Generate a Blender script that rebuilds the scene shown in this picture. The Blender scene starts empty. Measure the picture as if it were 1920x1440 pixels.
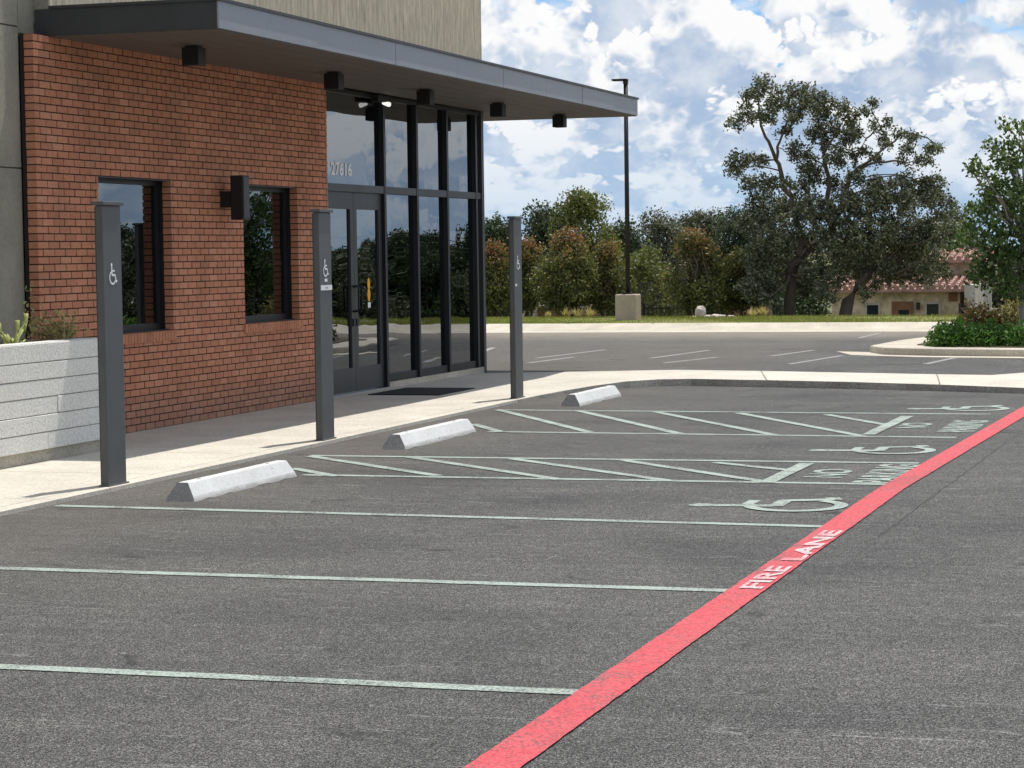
import bpy, bmesh, math, random
import numpy as np
from mathutils import Vector, Matrix

scene = bpy.context.scene
COL = scene.collection
R = math.radians

# ------------------------------------------------------------------ camera
CAM_H, FPX = 1.70, 4350.0
YAW, PITCH, ROLL = R(-17.5), R(3.24), R(0.80)
def cam_axes():
    cy, sy, cp, sp, cr, sr = math.cos(YAW), math.sin(YAW), math.cos(PITCH), math.sin(PITCH), math.cos(ROLL), math.sin(ROLL)
    f = Vector((sy*cp, cy*cp, -sp)); r = Vector((cy, -sy, 0)); d = f.cross(r)
    return cr*r + sr*d, -sr*r + cr*d, f
C_R, C_D, C_F = cam_axes()
cam_data = bpy.data.cameras.new('camera'); cam = bpy.data.objects.new('camera', cam_data); COL.objects.link(cam)
cam.matrix_world = Matrix(((C_R.x, -C_D.x, -C_F.x, 0), (C_R.y, -C_D.y, -C_F.y, 0), (C_R.z, -C_D.z, -C_F.z, CAM_H), (0, 0, 0, 1)))
cam_data.sensor_width = 36; cam_data.lens = FPX/1920*36; cam_data.clip_end = 8000
scene.camera = cam
def ray(px, py): return C_R*((px-960)/FPX) + C_D*((py-720)/FPX) + C_F
def gd(px, py, z=0.0):                       # where the photograph's point lies on a level surface
    d = ray(px, py); return Vector((0, 0, CAM_H)) + d*((z-CAM_H)/d.z)
def at(px, py, Y):                           # a point of the photograph at a surveyed distance Y
    d = ray(px, py); return Vector((0, 0, CAM_H)) + d*(Y/d.y)

# ------------------------------------------------------------------ node helpers
class NT:
    def __init__(s, tree): s.t = tree; s.n = tree.nodes; s.l = tree.links
    def add(s, typ, **kw):
        nd = s.n.new(typ)
        for k, v in kw.items():
            if k == 'ins':
                for a, b in v.items():
                    if isinstance(b, bpy.types.NodeSocket): s.l.new(b, nd.inputs[a])
                    else: nd.inputs[a].default_value = b
            else: setattr(nd, k, v)
        return nd
    def math(s, op, a, b=0.0, c=0.0, clamp=False):
        return s.add('ShaderNodeMath', operation=op, use_clamp=clamp, ins={0: a, 1: b, 2: c}).outputs[0]
    def vmath(s, op, a, b=(0, 0, 0)):
        return s.add('ShaderNodeVectorMath', operation=op, ins={0: a, 1: b}).outputs[0]
    def ramp(s, fac, stops, interp='LINEAR'):
        nd = s.add('ShaderNodeValToRGB', ins={0: fac}); cr = nd.color_ramp; cr.interpolation = interp
        while len(cr.elements) < len(stops): cr.elements.new(0.5)
        for e, (p, c) in zip(cr.elements, stops):
            e.position = p; e.color = (c, c, c, 1) if isinstance(c, (int, float)) else (*c, 1)
        return nd.outputs[0]
    def mix(s, fac, a, b, blend='MIX'):
        nd = s.add('ShaderNodeMix', data_type='RGBA', blend_type=blend)
        for i, v in ((0, fac), (6, a), (7, b)):
            if isinstance(v, bpy.types.NodeSocket): s.l.new(v, nd.inputs[i])
            elif i == 0: nd.inputs[0].default_value = v
            else: nd.inputs[i].default_value = (*v, 1) if len(v) == 3 else v
        return nd.outputs[2]
    def noise(s, vec, scale, detail=4, rough=.55, dist=0.0, out=0):
        return s.add('ShaderNodeTexNoise', ins={'Vector': vec, 'Scale': scale, 'Detail': detail, 'Roughness': rough, 'Distortion': dist}).outputs[out]
    def smooth(s, v, a, b, lo=0.0, hi=1.0):
        nd = s.add('ShaderNodeMapRange', interpolation_type='SMOOTHSTEP', ins={0: v, 1: a, 2: b, 3: lo, 4: hi}); return nd.outputs[0]

# ------------------------------------------------------------------ sky, sun, exposure
SUN_V = Vector((0.10, 0.37, 1.0)).normalized()
world = bpy.data.worlds.new('World'); scene.world = world; world.use_nodes = True
w = NT(world.node_tree); w.n.clear()
sky = w.add('ShaderNodeTexSky', sky_type='NISHITA', sun_disc=False, sun_elevation=math.asin(SUN_V.z),
            sun_rotation=math.atan2(SUN_V.x, SUN_V.y), altitude=200, air_density=1.0, dust_density=0.6, ozone_density=2.5)
direc = w.add('ShaderNodeTexCoord').outputs['Generated']
sep = w.add('ShaderNodeSeparateXYZ', ins={0: direc})
SKY_GAIN = 0.10
elev = sep.outputs['Z']
def sky_coord(vec, seed, zs=1.0):
    sp = w.add('ShaderNodeSeparateXYZ', ins={0: vec})
    zz = w.math('MULTIPLY', w.math('LOGARITHM', w.math('MAXIMUM', w.math('ADD', sp.outputs[2], .10), .02), math.e), .22*zs)
    q = w.add('ShaderNodeCombineXYZ', ins={0: sp.outputs[0], 1: sp.outputs[1], 2: zz}).outputs[0]
    return w.vmath('ADD', q, (seed*3.17, seed*1.91, seed*.77))
def cumulus(vec, seed, base, puffs, zs=1.0):
    q = sky_coord(vec, seed, zs)
    d = w.math('MULTIPLY', w.noise(q, base, 1, .5), 1.9)
    for k, amp in puffs:                       # folded octaves: rounded puffs with creases between them
        n = w.noise(q, k, 0, .5)
        d = w.math('MULTIPLY_ADD', w.math('ABSOLUTE', w.math('MULTIPLY_ADD', n, 2, -1)), amp, d)
    return d
def scaled(col):
    o = w.vmath('SCALE', col); w.n[-1].inputs['Scale'].default_value = 1.0/SKY_GAIN; return o
skyc = w.mix(1.0, sky.outputs[0], (.52, .84, 1.20), 'MULTIPLY')
# back to front: a high veil, then three banks of cumulus, each bright where nothing stands above it
for seed, base, puffs, thr, up, soft, hi, lo, zs in (
        (1, 9, ((24, .50), (52, .30), (115, .16)), 1.12, .020, .40, (.70, .78, .86), (.40, .54, .72), 2.0),
        (5, 9, ((21, .66), (43, .42), (95, .25), (210, .14), (430, .07)), 1.20, .014, .10, (.90, .90, .90), (.40, .51, .68), 1.0),
        (9, 9.5, ((24, .66), (47, .42), (100, .25), (220, .14), (450, .07)), 1.36, .011, .08, (.90, .90, .90), (.37, .48, .65), 1.0),
        (14, 9, ((25, .62), (52, .42), (110, .25), (230, .14)), 1.52, .009, .10, (.92, .92, .915), (.42, .52, .67), 1.2)):
    low = w.smooth(elev, .105, .05, 0.0, .24)          # seen edge-on, the banks close up towards the horizon
    d0 = w.math('ADD', cumulus(direc, seed, base, puffs, zs), low)
    d1 = w.math('ADD', cumulus(w.vmath('ADD', direc, (up*.25, up*.25, up)), seed, base, puffs[:4], zs), low)
    mask = w.smooth(d0, thr, thr+soft)
    above = w.math('ADD', w.math('MULTIPLY', w.math('SUBTRACT', d1, thr), 1.1), w.math('MULTIPLY', w.math('SUBTRACT', d1, d0), .8))
    lit = w.smooth(above, .52, -.16)
    tx = w.smooth(w.noise(sky_coord(direc, seed+2, zs), 34, 4, .6), .36, .68)
    cl = w.mix(w.math('MAXIMUM', lit, w.math('MULTIPLY', tx, .5)), lo, hi)
    skyc = w.mix(mask, skyc, scaled(cl))
hz = w.smooth(elev, -0.01, 0.075, 0.74, 0.0)
skyc = w.mix(hz, skyc, scaled((.36, .53, .73)))
world.cycles.sampling_method = 'MANUAL'; world.cycles.sample_map_resolution = 256
bg = w.add('ShaderNodeBackground', ins={'Color': skyc, 'Strength': SKY_GAIN})
w.l.new(bg.outputs[0], w.add('ShaderNodeOutputWorld').inputs[0])

sun_d = bpy.data.lights.new('sun', 'SUN'); sun_d.energy = 4.2; sun_d.angle = R(0.53); sun_d.color = (1.0, .965, .905)
sun = bpy.data.objects.new('sun', sun_d); COL.objects.link(sun); sun.rotation_euler = SUN_V.to_track_quat('Z', 'Y').to_euler()
sun.location = (0, 0, 30)
vs = scene.view_settings; vs.view_transform = 'Standard'; vs.look = 'None'; vs.exposure = 0.12; vs.gamma = 1; vs.use_curve_mapping = False
scene.cycles.max_bounces = 8; scene.cycles.transparent_max_bounces = 12

# ------------------------------------------------------------------ materials
MAT = {}
def new_mat(name):
    m = bpy.data.materials.new(name); m.use_nodes = True; t = NT(m.node_tree); t.n.clear(); MAT[name] = m; return m, t
def finish(t, shader): t.l.new(shader, t.add('ShaderNodeOutputMaterial').inputs[0])
def bump(t, h, strength, dist=.01): return t.add('ShaderNodeBump', ins={'Height': h, 'Strength': strength, 'Distance': dist}).outputs[0]
def bsdf(t, col, rough=.7, metal=0.0, spec=.4, normal=None):
    ins = {'Base Color': col if isinstance(col, bpy.types.NodeSocket) else (*col, 1), 'Roughness': rough, 'Metallic': metal, 'Specular IOR Level': spec}
    if normal is not None: ins['Normal'] = normal
    return t.add('ShaderNodeBsdfPrincipled', ins=ins).outputs[0]
def pos(t): return t.add('ShaderNodeNewGeometry').outputs['Position']
def simple(name, col, rough=.6, metal=0.0, var=.25, scale=3.0, fine=60, bumps=.0, spec=.4, stretch=(1, 1, 1)):
    m, t = new_mat(name); p = t.vmath('MULTIPLY', pos(t), stretch)
    n = t.noise(p, scale, 5, .6); n2 = t.noise(p, fine, 4, .65)
    f = t.math('MULTIPLY_ADD', n, .6, t.math('MULTIPLY', n2, .4))
    c = t.ramp(f, [(.3, tuple(x*(1-var) for x in col)), (.7, tuple(min(1, x*(1+var)) for x in col))])
    r = t.math('MULTIPLY_ADD', n, .2, rough-.1)
    finish(t, bsdf(t, c, r, metal, spec, bump(t, n2, bumps) if bumps else None)); return m

def asphalt_mat(name, base=1.0):
    m, t = new_mat(name); p = pos(t)
    g1 = t.noise(p, 105, 2, .75); g2 = t.noise(p, 48, 3, .7); g3 = t.noise(p, 210, 1, .6)
    grit = t.math('ADD', t.math('MULTIPLY', g1, .5), t.math('ADD', t.math('MULTIPLY', g2, .25), t.math('MULTIPLY', g3, .25)))
    c = t.ramp(grit, [(.41, (.010, .010, .010)), (.47, (.046, .0455, .045)), (.53, (.098, .096, .093)), (.61, (.35, .345, .33))])
    g4 = t.noise(t.vmath('MULTIPLY', p, (1, .6, 1)), 17, 4, .72)
    c = t.mix(1.0, c, t.ramp(g4, [(.38, .80), (.5, .97), (.62, 1.2)]), 'MULTIPLY')
    st = t.noise(p, .55, 6, .62, .6)
    c = t.mix(1.0, c, t.ramp(st, [(.3, (.70, .70, .71)), (.5, (1.0, .99, .98)), (.72, (1.22, 1.2, 1.16))]), 'MULTIPLY')
    # tyre-polished and dusty streaks along the direction cars travel in and out of the stalls
    ps = t.vmath('MULTIPLY', p, (.5, 5.5, 1)); sk = t.noise(ps, .8, 5, .65, 1.2)
    c = t.mix(1.0, c, t.ramp(sk, [(.35, (.90, .90, .90)), (.6, (1.05, 1.05, 1.04)), (.75, (1.22, 1.2, 1.16))]), 'MULTIPLY')
    # dust washed towards the kerb
    sx = t.add('ShaderNodeSeparateXYZ', ins={0: p})
    dn = t.noise(p, 1.6, 6, .65)
    near = t.smooth(t.math('ADD', sx.outputs[0], t.math('MULTIPLY', dn, 2.2)), -4.2, -7.0)
    c = t.mix(t.math('MULTIPLY', near, .38), c, (.150, .128, .104))
    farc = t.smooth(t.math('ADD', sx.outputs[1], t.math('MULTIPLY', dn, 4)), 43.5, 49.5)
    c = t.mix(t.math('MULTIPLY', farc, .8), c, (.27, .23, .18))
    # pale scuffs and dark oil spots
    sc = t.noise(t.vmath('MULTIPLY', p, (1.1, 6.5, 1)), 1.5, 7, .6, 2.2)
    c = t.mix(t.math('MULTIPLY', t.math('MULTIPLY', t.smooth(sc, .58, .72), t.smooth(g2, .40, .56)), .75), c, (.30, .295, .285))
    ol = t.noise(p, 2.3, 4, .55, .8)
    c = t.mix(t.math('MULTIPLY', t.smooth(ol, .62, .74), .6), c, (.022, .022, .022))
    finish(t, bsdf(t, c, .92, 0, .25, bump(t, grit, .9, .012))); return m
asphalt_mat('asphalt')

def concrete_mat(name, col, var=.12, speck=.25, bumps=.25):
    m, t = new_mat(name); p = pos(t)
    a = t.noise(p, 1.3, 6, .6, .4); b = t.noise(p, 45, 4, .7); s = t.noise(p, 160, 2, .5)
    c = t.ramp(a, [(.3, tuple(x*(1-var) for x in col)), (.7, tuple(x*(1+var) for x in col))])
    c = t.mix(1.0, c, t.ramp(b, [(.35, 1-speck), (.6, 1+speck*.3)]), 'MULTIPLY')
    c = t.mix(t.math('MULTIPLY', t.smooth(s, .64, .74), .35), c, (.12, .11, .10))
    finish(t, bsdf(t, c, .88, 0, .25, bump(t, b, bumps, .01))); return m
concrete_mat('sidewalk_concrete', (.58, .535, .455))
concrete_mat('kerb_concrete', (.53, .475, .385), .18, .3)
concrete_mat('dark_kerb', (.42, .39, .34), .3, .4)
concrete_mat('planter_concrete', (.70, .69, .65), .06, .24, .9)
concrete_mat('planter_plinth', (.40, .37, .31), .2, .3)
concrete_mat('lamp_base_concrete', (.45, .375, .285), .2, .3)
def stop_mat():
    m, t = new_mat('wheel_stop_paint'); p = pos(t)
    a = t.noise(p, 2.2, 5, .6); b = t.noise(p, 40, 4, .7); k = t.noise(t.vmath('MULTIPLY', p, (1, 1, 2.5)), 9, 5, .65, .6)
    c = t.ramp(a, [(.3, (.55, .55, .535)), (.7, (.64, .64, .625))])
    c = t.mix(1.0, c, t.ramp(b, [(.33, .86), (.6, 1.02)]), 'MULTIPLY')
    c = t.mix(t.math('MULTIPLY', t.smooth(k, .64, .72), .65), c, (.12, .115, .11))
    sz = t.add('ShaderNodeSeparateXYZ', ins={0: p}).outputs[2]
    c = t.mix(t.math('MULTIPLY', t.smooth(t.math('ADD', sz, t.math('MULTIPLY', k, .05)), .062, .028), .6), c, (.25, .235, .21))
    finish(t, bsdf(t, c, .8, 0, .3, bump(t, b, .3, .01)))
stop_mat()
concrete_mat('wheel_stop_end', (.34, .33, .31), .12, .25)
concrete_mat('joint', (.20, .18, .15))

def paint_mat(name, col, wear=.5, edge=.62, grit=.80):
    m, t = new_mat(name); p = pos(t)
    a = t.noise(p, 3.0, 6, .6); b = t.noise(p, 75, 4, .7); g = t.noise(p, 150, 3, .6)
    c = t.ramp(a, [(.3, tuple(x*.84 for x in col)), (.7, tuple(min(1, x*1.08) for x in col))])
    wv = t.math('ADD', t.math('MULTIPLY', b, .62), t.math('MULTIPLY', a, .38))
    c = t.mix(t.math('MULTIPLY', t.smooth(wv, edge-.06, edge+.06), wear), c, (.125, .121, .115) if name != 'letter_paint' else (.62, .10, .12))
    c = t.mix(1.0, c, t.ramp(t.math('MULTIPLY_ADD', g, .4, t.math('MULTIPLY', t.noise(p, 70, 2, .75), .6)), [(.38, grit), (.56, 1.08)]), 'MULTIPLY')
    ty = t.noise(t.vmath('MULTIPLY', p, (2.2, .7, 1)), 1.1, 5, .65, .5)
    c = t.mix(t.math('MULTIPLY', t.smooth(ty, .54, .72), .38), c, (.11, .10, .10))
    finish(t, bsdf(t, c, .8, 0, .3, bump(t, b, .9, .01))); return m
paint_mat('line_paint', (.42, .49, .435), .95, .53)
paint_mat('far_line_paint', (.34, .33, .31), .6, .55)
paint_mat('red_paint', (.76, .108, .128), .85, .55, .46)
paint_mat('letter_paint', (.74, .62, .62), .85, .51)

def brick_mat():
    m, t = new_mat('brick_clay')
    geo = t.add('ShaderNodeNewGeometry'); oi = t.add('ShaderNodeObjectInfo')
    rnd = t.math('FRACT', t.math('ADD', geo.outputs['Random Per Island'], oi.outputs['Random']))
    p = geo.outputs['Position']
    c = t.ramp(rnd, [(0, (.47, .200, .116)), (.2, (.51, .217, .125)), (.5, (.545, .232, .134)), (.8, (.58, .250, .145)), (.95, (.60, .285, .175)), (1, (.42, .178, .108))])
    n = t.noise(t.vmath('MULTIPLY', p, (1, 1, 2.2)), 26, 5, .65); f = t.noise(p, 130, 3, .6)
    c = t.mix(1.0, c, t.ramp(n, [(.3, .78), (.7, 1.16)]), 'MULTIPLY')
    c = t.mix(1.0, c, t.ramp(f, [(.3, .85), (.7, 1.1)]), 'MULTIPLY')
    sz = t.add('ShaderNodeSeparateXYZ', ins={0: p}).outputs[2]; bl = t.noise(t.vmath('MULTIPLY', p, (1, 1, .5)), 1.7, 5, .6)
    c = t.mix(1.0, c, t.ramp(bl, [(.32, .84), (.68, 1.12)]), 'MULTIPLY')
    c = t.mix(t.math('MULTIPLY', t.smooth(t.math('MULTIPLY_ADD', bl, -.7, sz), .12, -.28), .45), c, (.20, .15, .115))
    finish(t, bsdf(t, c, .85, 0, .3, bump(t, t.math('ADD', n, f), .5, .006)))
brick_mat()
simple('mortar', (.030, .020, .017), .95, var=.3, fine=90, bumps=.3)
simple('stucco', (.31, .29, .225), .9, var=.38, scale=1.6, fine=55, bumps=.5, stretch=(1, 1, .6))
simple('fiber_panel', (.50, .435, .315), .85, var=.5, scale=14, fine=70, bumps=.25, stretch=(1, 1, .16))
simple('fascia_metal', (.30, .31, .33), .5, .35, var=.16, scale=2.2, fine=40, stretch=(1, .5, 2))
simple('dark_metal', (.055, .055, .056), .5, .1, var=.2, scale=4, fine=90, bumps=.08)
simple('soffit_metal', (.125, .108, .095), .6, .1, var=.12, scale=1.5, fine=30)
simple('post_metal', (.105, .108, .108), .48, .2, var=.16, scale=5, fine=120, bumps=.22)
simple('frame_metal', (.018, .018, .020), .4, .2, var=.15)
simple('door_metal', (.050, .052, .055), .4, .25, var=.1)
simple('black_box', (.014, .014, .015), .5, .1, var=.2)
simple('sign_white', (.86, .86, .85), .55, var=.05)
simple('galvanised', (.55, .56, .57), .35, .7, var=.1)
simple('rubber', (.016, .016, .017), .9, var=.3, fine=140, bumps=.4)
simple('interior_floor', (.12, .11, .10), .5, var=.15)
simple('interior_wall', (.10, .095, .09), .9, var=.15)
simple('sticker_yellow', (.85, .42, .02), .5, var=.05)
simple('soil', (.10, .075, .05), .95, var=.35, fine=50, bumps=.5)
simple('pole_black', (.014, .014, .016), .45, .2, var=.2)
simple('bark', (.115, .092, .072), .95, var=.35, scale=6, fine=40, bumps=.6)
simple('pale_bark', (.30, .265, .215), .9, var=.3, scale=6, fine=40, bumps=.4)
simple('dry_stem', (.36, .28, .15), .9, var=.3)
simple('house_stone', (.52, .42, .29), .9, var=.55, scale=2.2, fine=5, bumps=.4)
simple('pale_stone', (.44, .40, .34), .9, var=.35, scale=2, fine=9, bumps=.4)
simple('roof_tile', (.33, .195, .155), .85, var=.5, scale=2.5, fine=12)
simple('timber', (.20, .10, .05), .7, var=.25)
simple('fence_metal', (.02, .02, .02), .6, .2)
simple('rust_stone', (.22, .135, .095), .9, var=.3, scale=3, fine=14, bumps=.4)
simple('rock', (.50, .43, .38), .9, var=.3, fine=9, bumps=.4)
simple('crack_tar', (.030, .030, .030), .8)

def glass_mat(name, ior=1.75, tint=.10, wave=.35):
    m, t = new_mat(name); p = pos(t)
    n = t.noise(t.vmath('MULTIPLY', p, (1, 1.0, .9)), 1.6, 1, .4)
    nb = bump(t, n, wave, .012)
    fr = t.add('ShaderNodeFresnel', ins={'IOR': ior, 'Normal': nb}).outputs[0]
    gl = t.add('ShaderNodeBsdfGlossy', ins={'Color': (.90, .95, 1.0, 1), 'Roughness': 0.0, 'Normal': nb}).outputs[0]
    tr = t.add('ShaderNodeBsdfTransparent', ins={'Color': (tint*.85, tint, tint*1.02, 1)}).outputs[0]
    finish(t, t.add('ShaderNodeMixShader', ins={0: fr, 1: tr, 2: gl}).outputs[0]); return m
glass_mat('storefront_glass', 3.2, .09, .16); glass_mat('window_glass', 2.6, .08, .06)
simple('far_glass', (.02, .025, .03), .1, 0, spec=.6)
def emit_mat(name, col, st):
    m, t = new_mat(name); finish(t, t.add('ShaderNodeEmission', ins={'Color': (*col, 1), 'Strength': st}).outputs[0])
emit_mat('lamp_glow', (1, .97, .9), 1.0)

def leaf_mat(name, cols, trans=.30, tint_top=None, z0=0, z1=1):
    m, t = new_mat(name); geo = t.add('ShaderNodeNewGeometry'); r = geo.outputs['Random Per Island']
    k = len(cols)
    c = t.ramp(r, [(i/(k-1) if k > 1 else 0, x) for i, x in enumerate(cols)])
    n = t.noise(geo.outputs['Position'], .9, 3, .5)
    c = t.mix(1.0, c, t.ramp(n, [(.3, .82), (.7, 1.18)]), 'MULTIPLY')
    if tint_top:
        oc = t.add('ShaderNodeTexCoord').outputs['Object']; sz = t.add('ShaderNodeSeparateXYZ', ins={0: oc}).outputs[2]
        n2 = t.noise(geo.outputs['Position'], 1.3, 3, .6)
        f = t.smooth(t.math('ADD', sz, t.math('MULTIPLY', n2, 2.8)), z0+1.3, z1+1.5)
        c = t.mix(t.math('MULTIPLY', f, t.smooth(r, .15, .75)), c, tint_top)
    d = bsdf(t, c, .55, 0, .3)
    tl = t.add('ShaderNodeBsdfTranslucent', ins={'Color': t.mix(1.0, c, (1.1, 1.2, .6), 'MULTIPLY')}).outputs[0]
    finish(t, t.add('ShaderNodeMixShader', ins={0: trans, 1: d, 2: tl}).outputs[0]); return m
leaf_mat('oak_leaf', [(.048, .056, .032), (.080, .090, .050), (.15, .16, .095), (.32, .32, .23)], .15)
leaf_mat('far_leaf', [(.036, .056, .028), (.058, .082, .038), (.095, .115, .052)], .15)
leaf_mat('yellowgreen_leaf', [(.10, .12, .035), (.15, .165, .05), (.21, .21, .07)], .25)
leaf_mat('myrtle_leaf', [(.060, .082, .026), (.115, .135, .040), (.24, .22, .075)], .28, (.38, .155, .08), 1.35, 2.5)
leaf_mat('young_leaf', [(.036, .075, .018), (.062, .115, .028), (.125, .19, .06), (.22, .27, .12)], .28)
leaf_mat('hedge_leaf', [(.045, .11, .018), (.075, .165, .028), (.13, .24, .05)], .28)
leaf_mat('mixed_leaf', [(.07, .09, .035), (.16, .14, .05), (.22, .10, .05)], .25)
leaf_mat('grass_blade', [(.17, .20, .04), (.24, .26, .065), (.34, .32, .12)], .35)
leaf_mat('straw', [(.36, .28, .12), (.48, .38, .18), (.58, .48, .25)], .3)
leaf_mat('succulent', [(.42, .46, .14), (.55, .56, .22), (.36, .42, .12)], .2)
leaf_mat('twig_leaf', [(.30, .26, .11), (.42, .35, .16), (.18, .19, .07)], .2)
simple('grass_ground', (.185, .185, .060), .95, var=.3, scale=1.2, fine=25, bumps=.4)
def ground_mat():
    m, t = new_mat('field'); p = pos(t)
    n = t.noise(p, .12, 6, .6); f = t.noise(p, 3, 4, .6)
    c = t.ramp(t.math('ADD', t.math('MULTIPLY', n, .6), t.math('MULTIPLY', f, .4)), [(.3, (.07, .085, .03)), (.5, (.12, .12, .05)), (.7, (.20, .165, .085))])
    finish(t, bsdf(t, c, .95, 0, .2, bump(t, f, .4, .05)))
ground_mat()

# ------------------------------------------------------------------ mesh helpers
class MB:
    def __init__(s): s.v = []; s.f = []
    def poly(s, pts): b = len(s.v); s.v += [tuple(p) for p in pts]; s.f.append(tuple(range(b, b+len(pts)))); return s
    def box(s, x0, x1, y0, y1, z0, z1):
        b = len(s.v); s.v += [(x, y, z) for x in (x0, x1) for y in (y0, y1) for z in (z0, z1)]
        for q in ((0, 1, 3, 2), (4, 6, 7, 5), (0, 4, 5, 1), (2, 3, 7, 6), (0, 2, 6, 4), (1, 5, 7, 3)): s.f.append(tuple(b+i for i in q))
        return s
    def prism(s, pts, z0, z1):                       # pts counter-clockwise in plan
        b = len(s.v); n = len(pts); s.v += [(p[0], p[1], z0) for p in pts] + [(p[0], p[1], z1) for p in pts]
        s.f.append(tuple(b+i for i in reversed(range(n)))); s.f.append(tuple(b+n+i for i in range(n)))
        for i in range(n): j = (i+1) % n; s.f.append((b+i, b+j, b+n+j, b+n+i))
        return s
    def extrude_y(s, prof, y0, y1):                  # prof: (x,z) list
        b = len(s.v); n = len(prof); s.v += [(p[0], y0, p[1]) for p in prof] + [(p[0], y1, p[1]) for p in prof]
        s.f.append(tuple(b+i for i in range(n))); s.f.append(tuple(b+n+i for i in reversed(range(n))))
        for i in range(n): j = (i+1) % n; s.f.append((b+j, b+i, b+n+i, b+n+j))
        return s
    def tube(s, pts, rad, seg=8, cap=True):
        pts = [Vector(p) for p in pts]; b0 = len(s.v); n = len(pts)
        up = Vector((0.31, 0.17, .93))
        for i, p in enumerate(pts):
            d = (pts[min(i+1, n-1)] - pts[max(i-1, 0)]).normalized()
            a = d.cross(up if abs(d.dot(up)) < .95 else Vector((1, 0, 0))).normalized(); c = d.cross(a)
            for k in range(seg):
                th = 2*math.pi*k/seg; s.v.append(tuple(p + (a*math.cos(th) + c*math.sin(th))*rad[i]))
        for i in range(n-1):
            for k in range(seg):
                k2 = (k+1) % seg; s.f.append((b0+i*seg+k, b0+i*seg+k2, b0+(i+1)*seg+k2, b0+(i+1)*seg+k))
        if cap:
            s.f.append(tuple(b0+k for k in reversed(range(seg)))); s.f.append(tuple(b0+(n-1)*seg+k for k in range(seg)))
        return s
    def data(s, name, mat, origin=(0, 0, 0)):
        ox, oy, oz = origin; me = bpy.data.meshes.new(name)
        me.from_pydata([(a-ox, b-oy, c-oz) for a, b, c in s.v], [], s.f); me.update()
        if mat: me.materials.append(MAT[mat])
        return me
    def build(s, name, mat, parent=None, origin=(0, 0, 0), smooth=False, loc=None):
        me = s.data(name, mat, origin)
        bm = bmesh.new(); bm.from_mesh(me); bmesh.ops.recalc_face_normals(bm, faces=bm.faces); bm.to_mesh(me); bm.free()
        if smooth: me.polygons.foreach_set('use_smooth', [True]*len(me.polygons))
        o = bpy.data.objects.new(name, me); COL.objects.link(o)
        if parent: o.parent = parent
        if loc is not None: o.location = loc
        return o
def tag(o, label=None, cat=None, group=None, kind=None):
    for k, v in (('label', label), ('category', cat), ('group', group), ('kind', kind)):
        if v: o[k] = v
    return o
def empty(name, loc, label, cat, group=None):
    o = bpy.data.objects.new(name, None); COL.objects.link(o); o.location = loc; o.empty_display_size = .2
    return tag(o, label, cat, group)
def structure(name, mb, mat, parent=None):
    o = mb.build(name, mat, parent)
    if not parent: o['kind'] = 'structure'
    return o
def copy_tree(o, parent=None):
    c = o.copy(); COL.objects.link(c); c.parent = parent
    for ch in o.children: copy_tree(ch, c)
    return c
def bevel(o, wdt, seg=2):
    md = o.modifiers.new('bevel', 'BEVEL'); md.width = wdt; md.segments = seg; md.limit_method = 'ANGLE'; return o
def text_mesh(name, txt, width, height, mat, weight=.0):
    cu = bpy.data.curves.new(name, 'FONT'); cu.body = txt; cu.align_x = 'CENTER'; cu.offset = weight; cu.resolution_u = 4
    ob = bpy.data.objects.new(name, cu); COL.objects.link(ob)
    dg = bpy.context.evaluated_depsgraph_get(); me = bpy.data.meshes.new_from_object(ob.evaluated_get(dg))
    bpy.data.objects.remove(ob); bpy.data.curves.remove(cu)
    n = len(me.vertices); co = np.empty(n*3, np.float32); me.vertices.foreach_get('co', co); co = co.reshape(-1, 3)
    lo, hi = co.min(0), co.max(0)
    co[:, 0] = (co[:, 0]-(lo[0]+hi[0])/2)/(hi[0]-lo[0])*width; co[:, 1] = (co[:, 1]-lo[1])/(hi[1]-lo[1])*height
    me.vertices.foreach_set('co', co.ravel()); me.update(); me.materials.clear(); me.materials.append(MAT[mat]); me.name = name
    return me
def link_mesh(name, me, parent=None):
    o = bpy.data.objects.new(name, me); COL.objects.link(o)
    if parent: o.parent = parent
    return o

# ================================================================== LARGE STRUCTURE
# terrain: level under the lots, a low grassy crest behind the far kerb, then falling away to lower land
def terrain_z(y):
    if y < 48.0: return -.05
    if y < 49.3: return -.05
    if y < 49.6: return -.05 + (y-49.3)/.3*.16
    if y < 52.5: return .11
    if y < 80: k = (y-52.5)/27.5; return .11 - 3.4*(k*k*(3-2*k))
    return -3.29
mb = MB()
ys = [-2500, -400, -60, 0, 48, 49.3, 49.6, 52.5] + [52.5+1.375*i for i in range(1, 21)] + [90, 120, 200, 500, 3000]
xs = [-2500, -300, -60, -30, 0, 30, 60, 300, 2500]
for y in ys:
    for x in xs: mb.v.append((x, y, terrain_z(y)))
for j in range(len(ys)-1):
    for i in range(len(xs)-1): a = j*len(xs)+i; mb.f.append((a, a+1, a+len(xs)+1, a+len(xs)))
structure('ground', mb, 'field')

lot = structure('parking_lot', MB().poly([(-60, -40, 0), (60, -40, 0), (60, 49.0, 0), (-60, 49.0, 0)]), 'asphalt')

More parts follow.
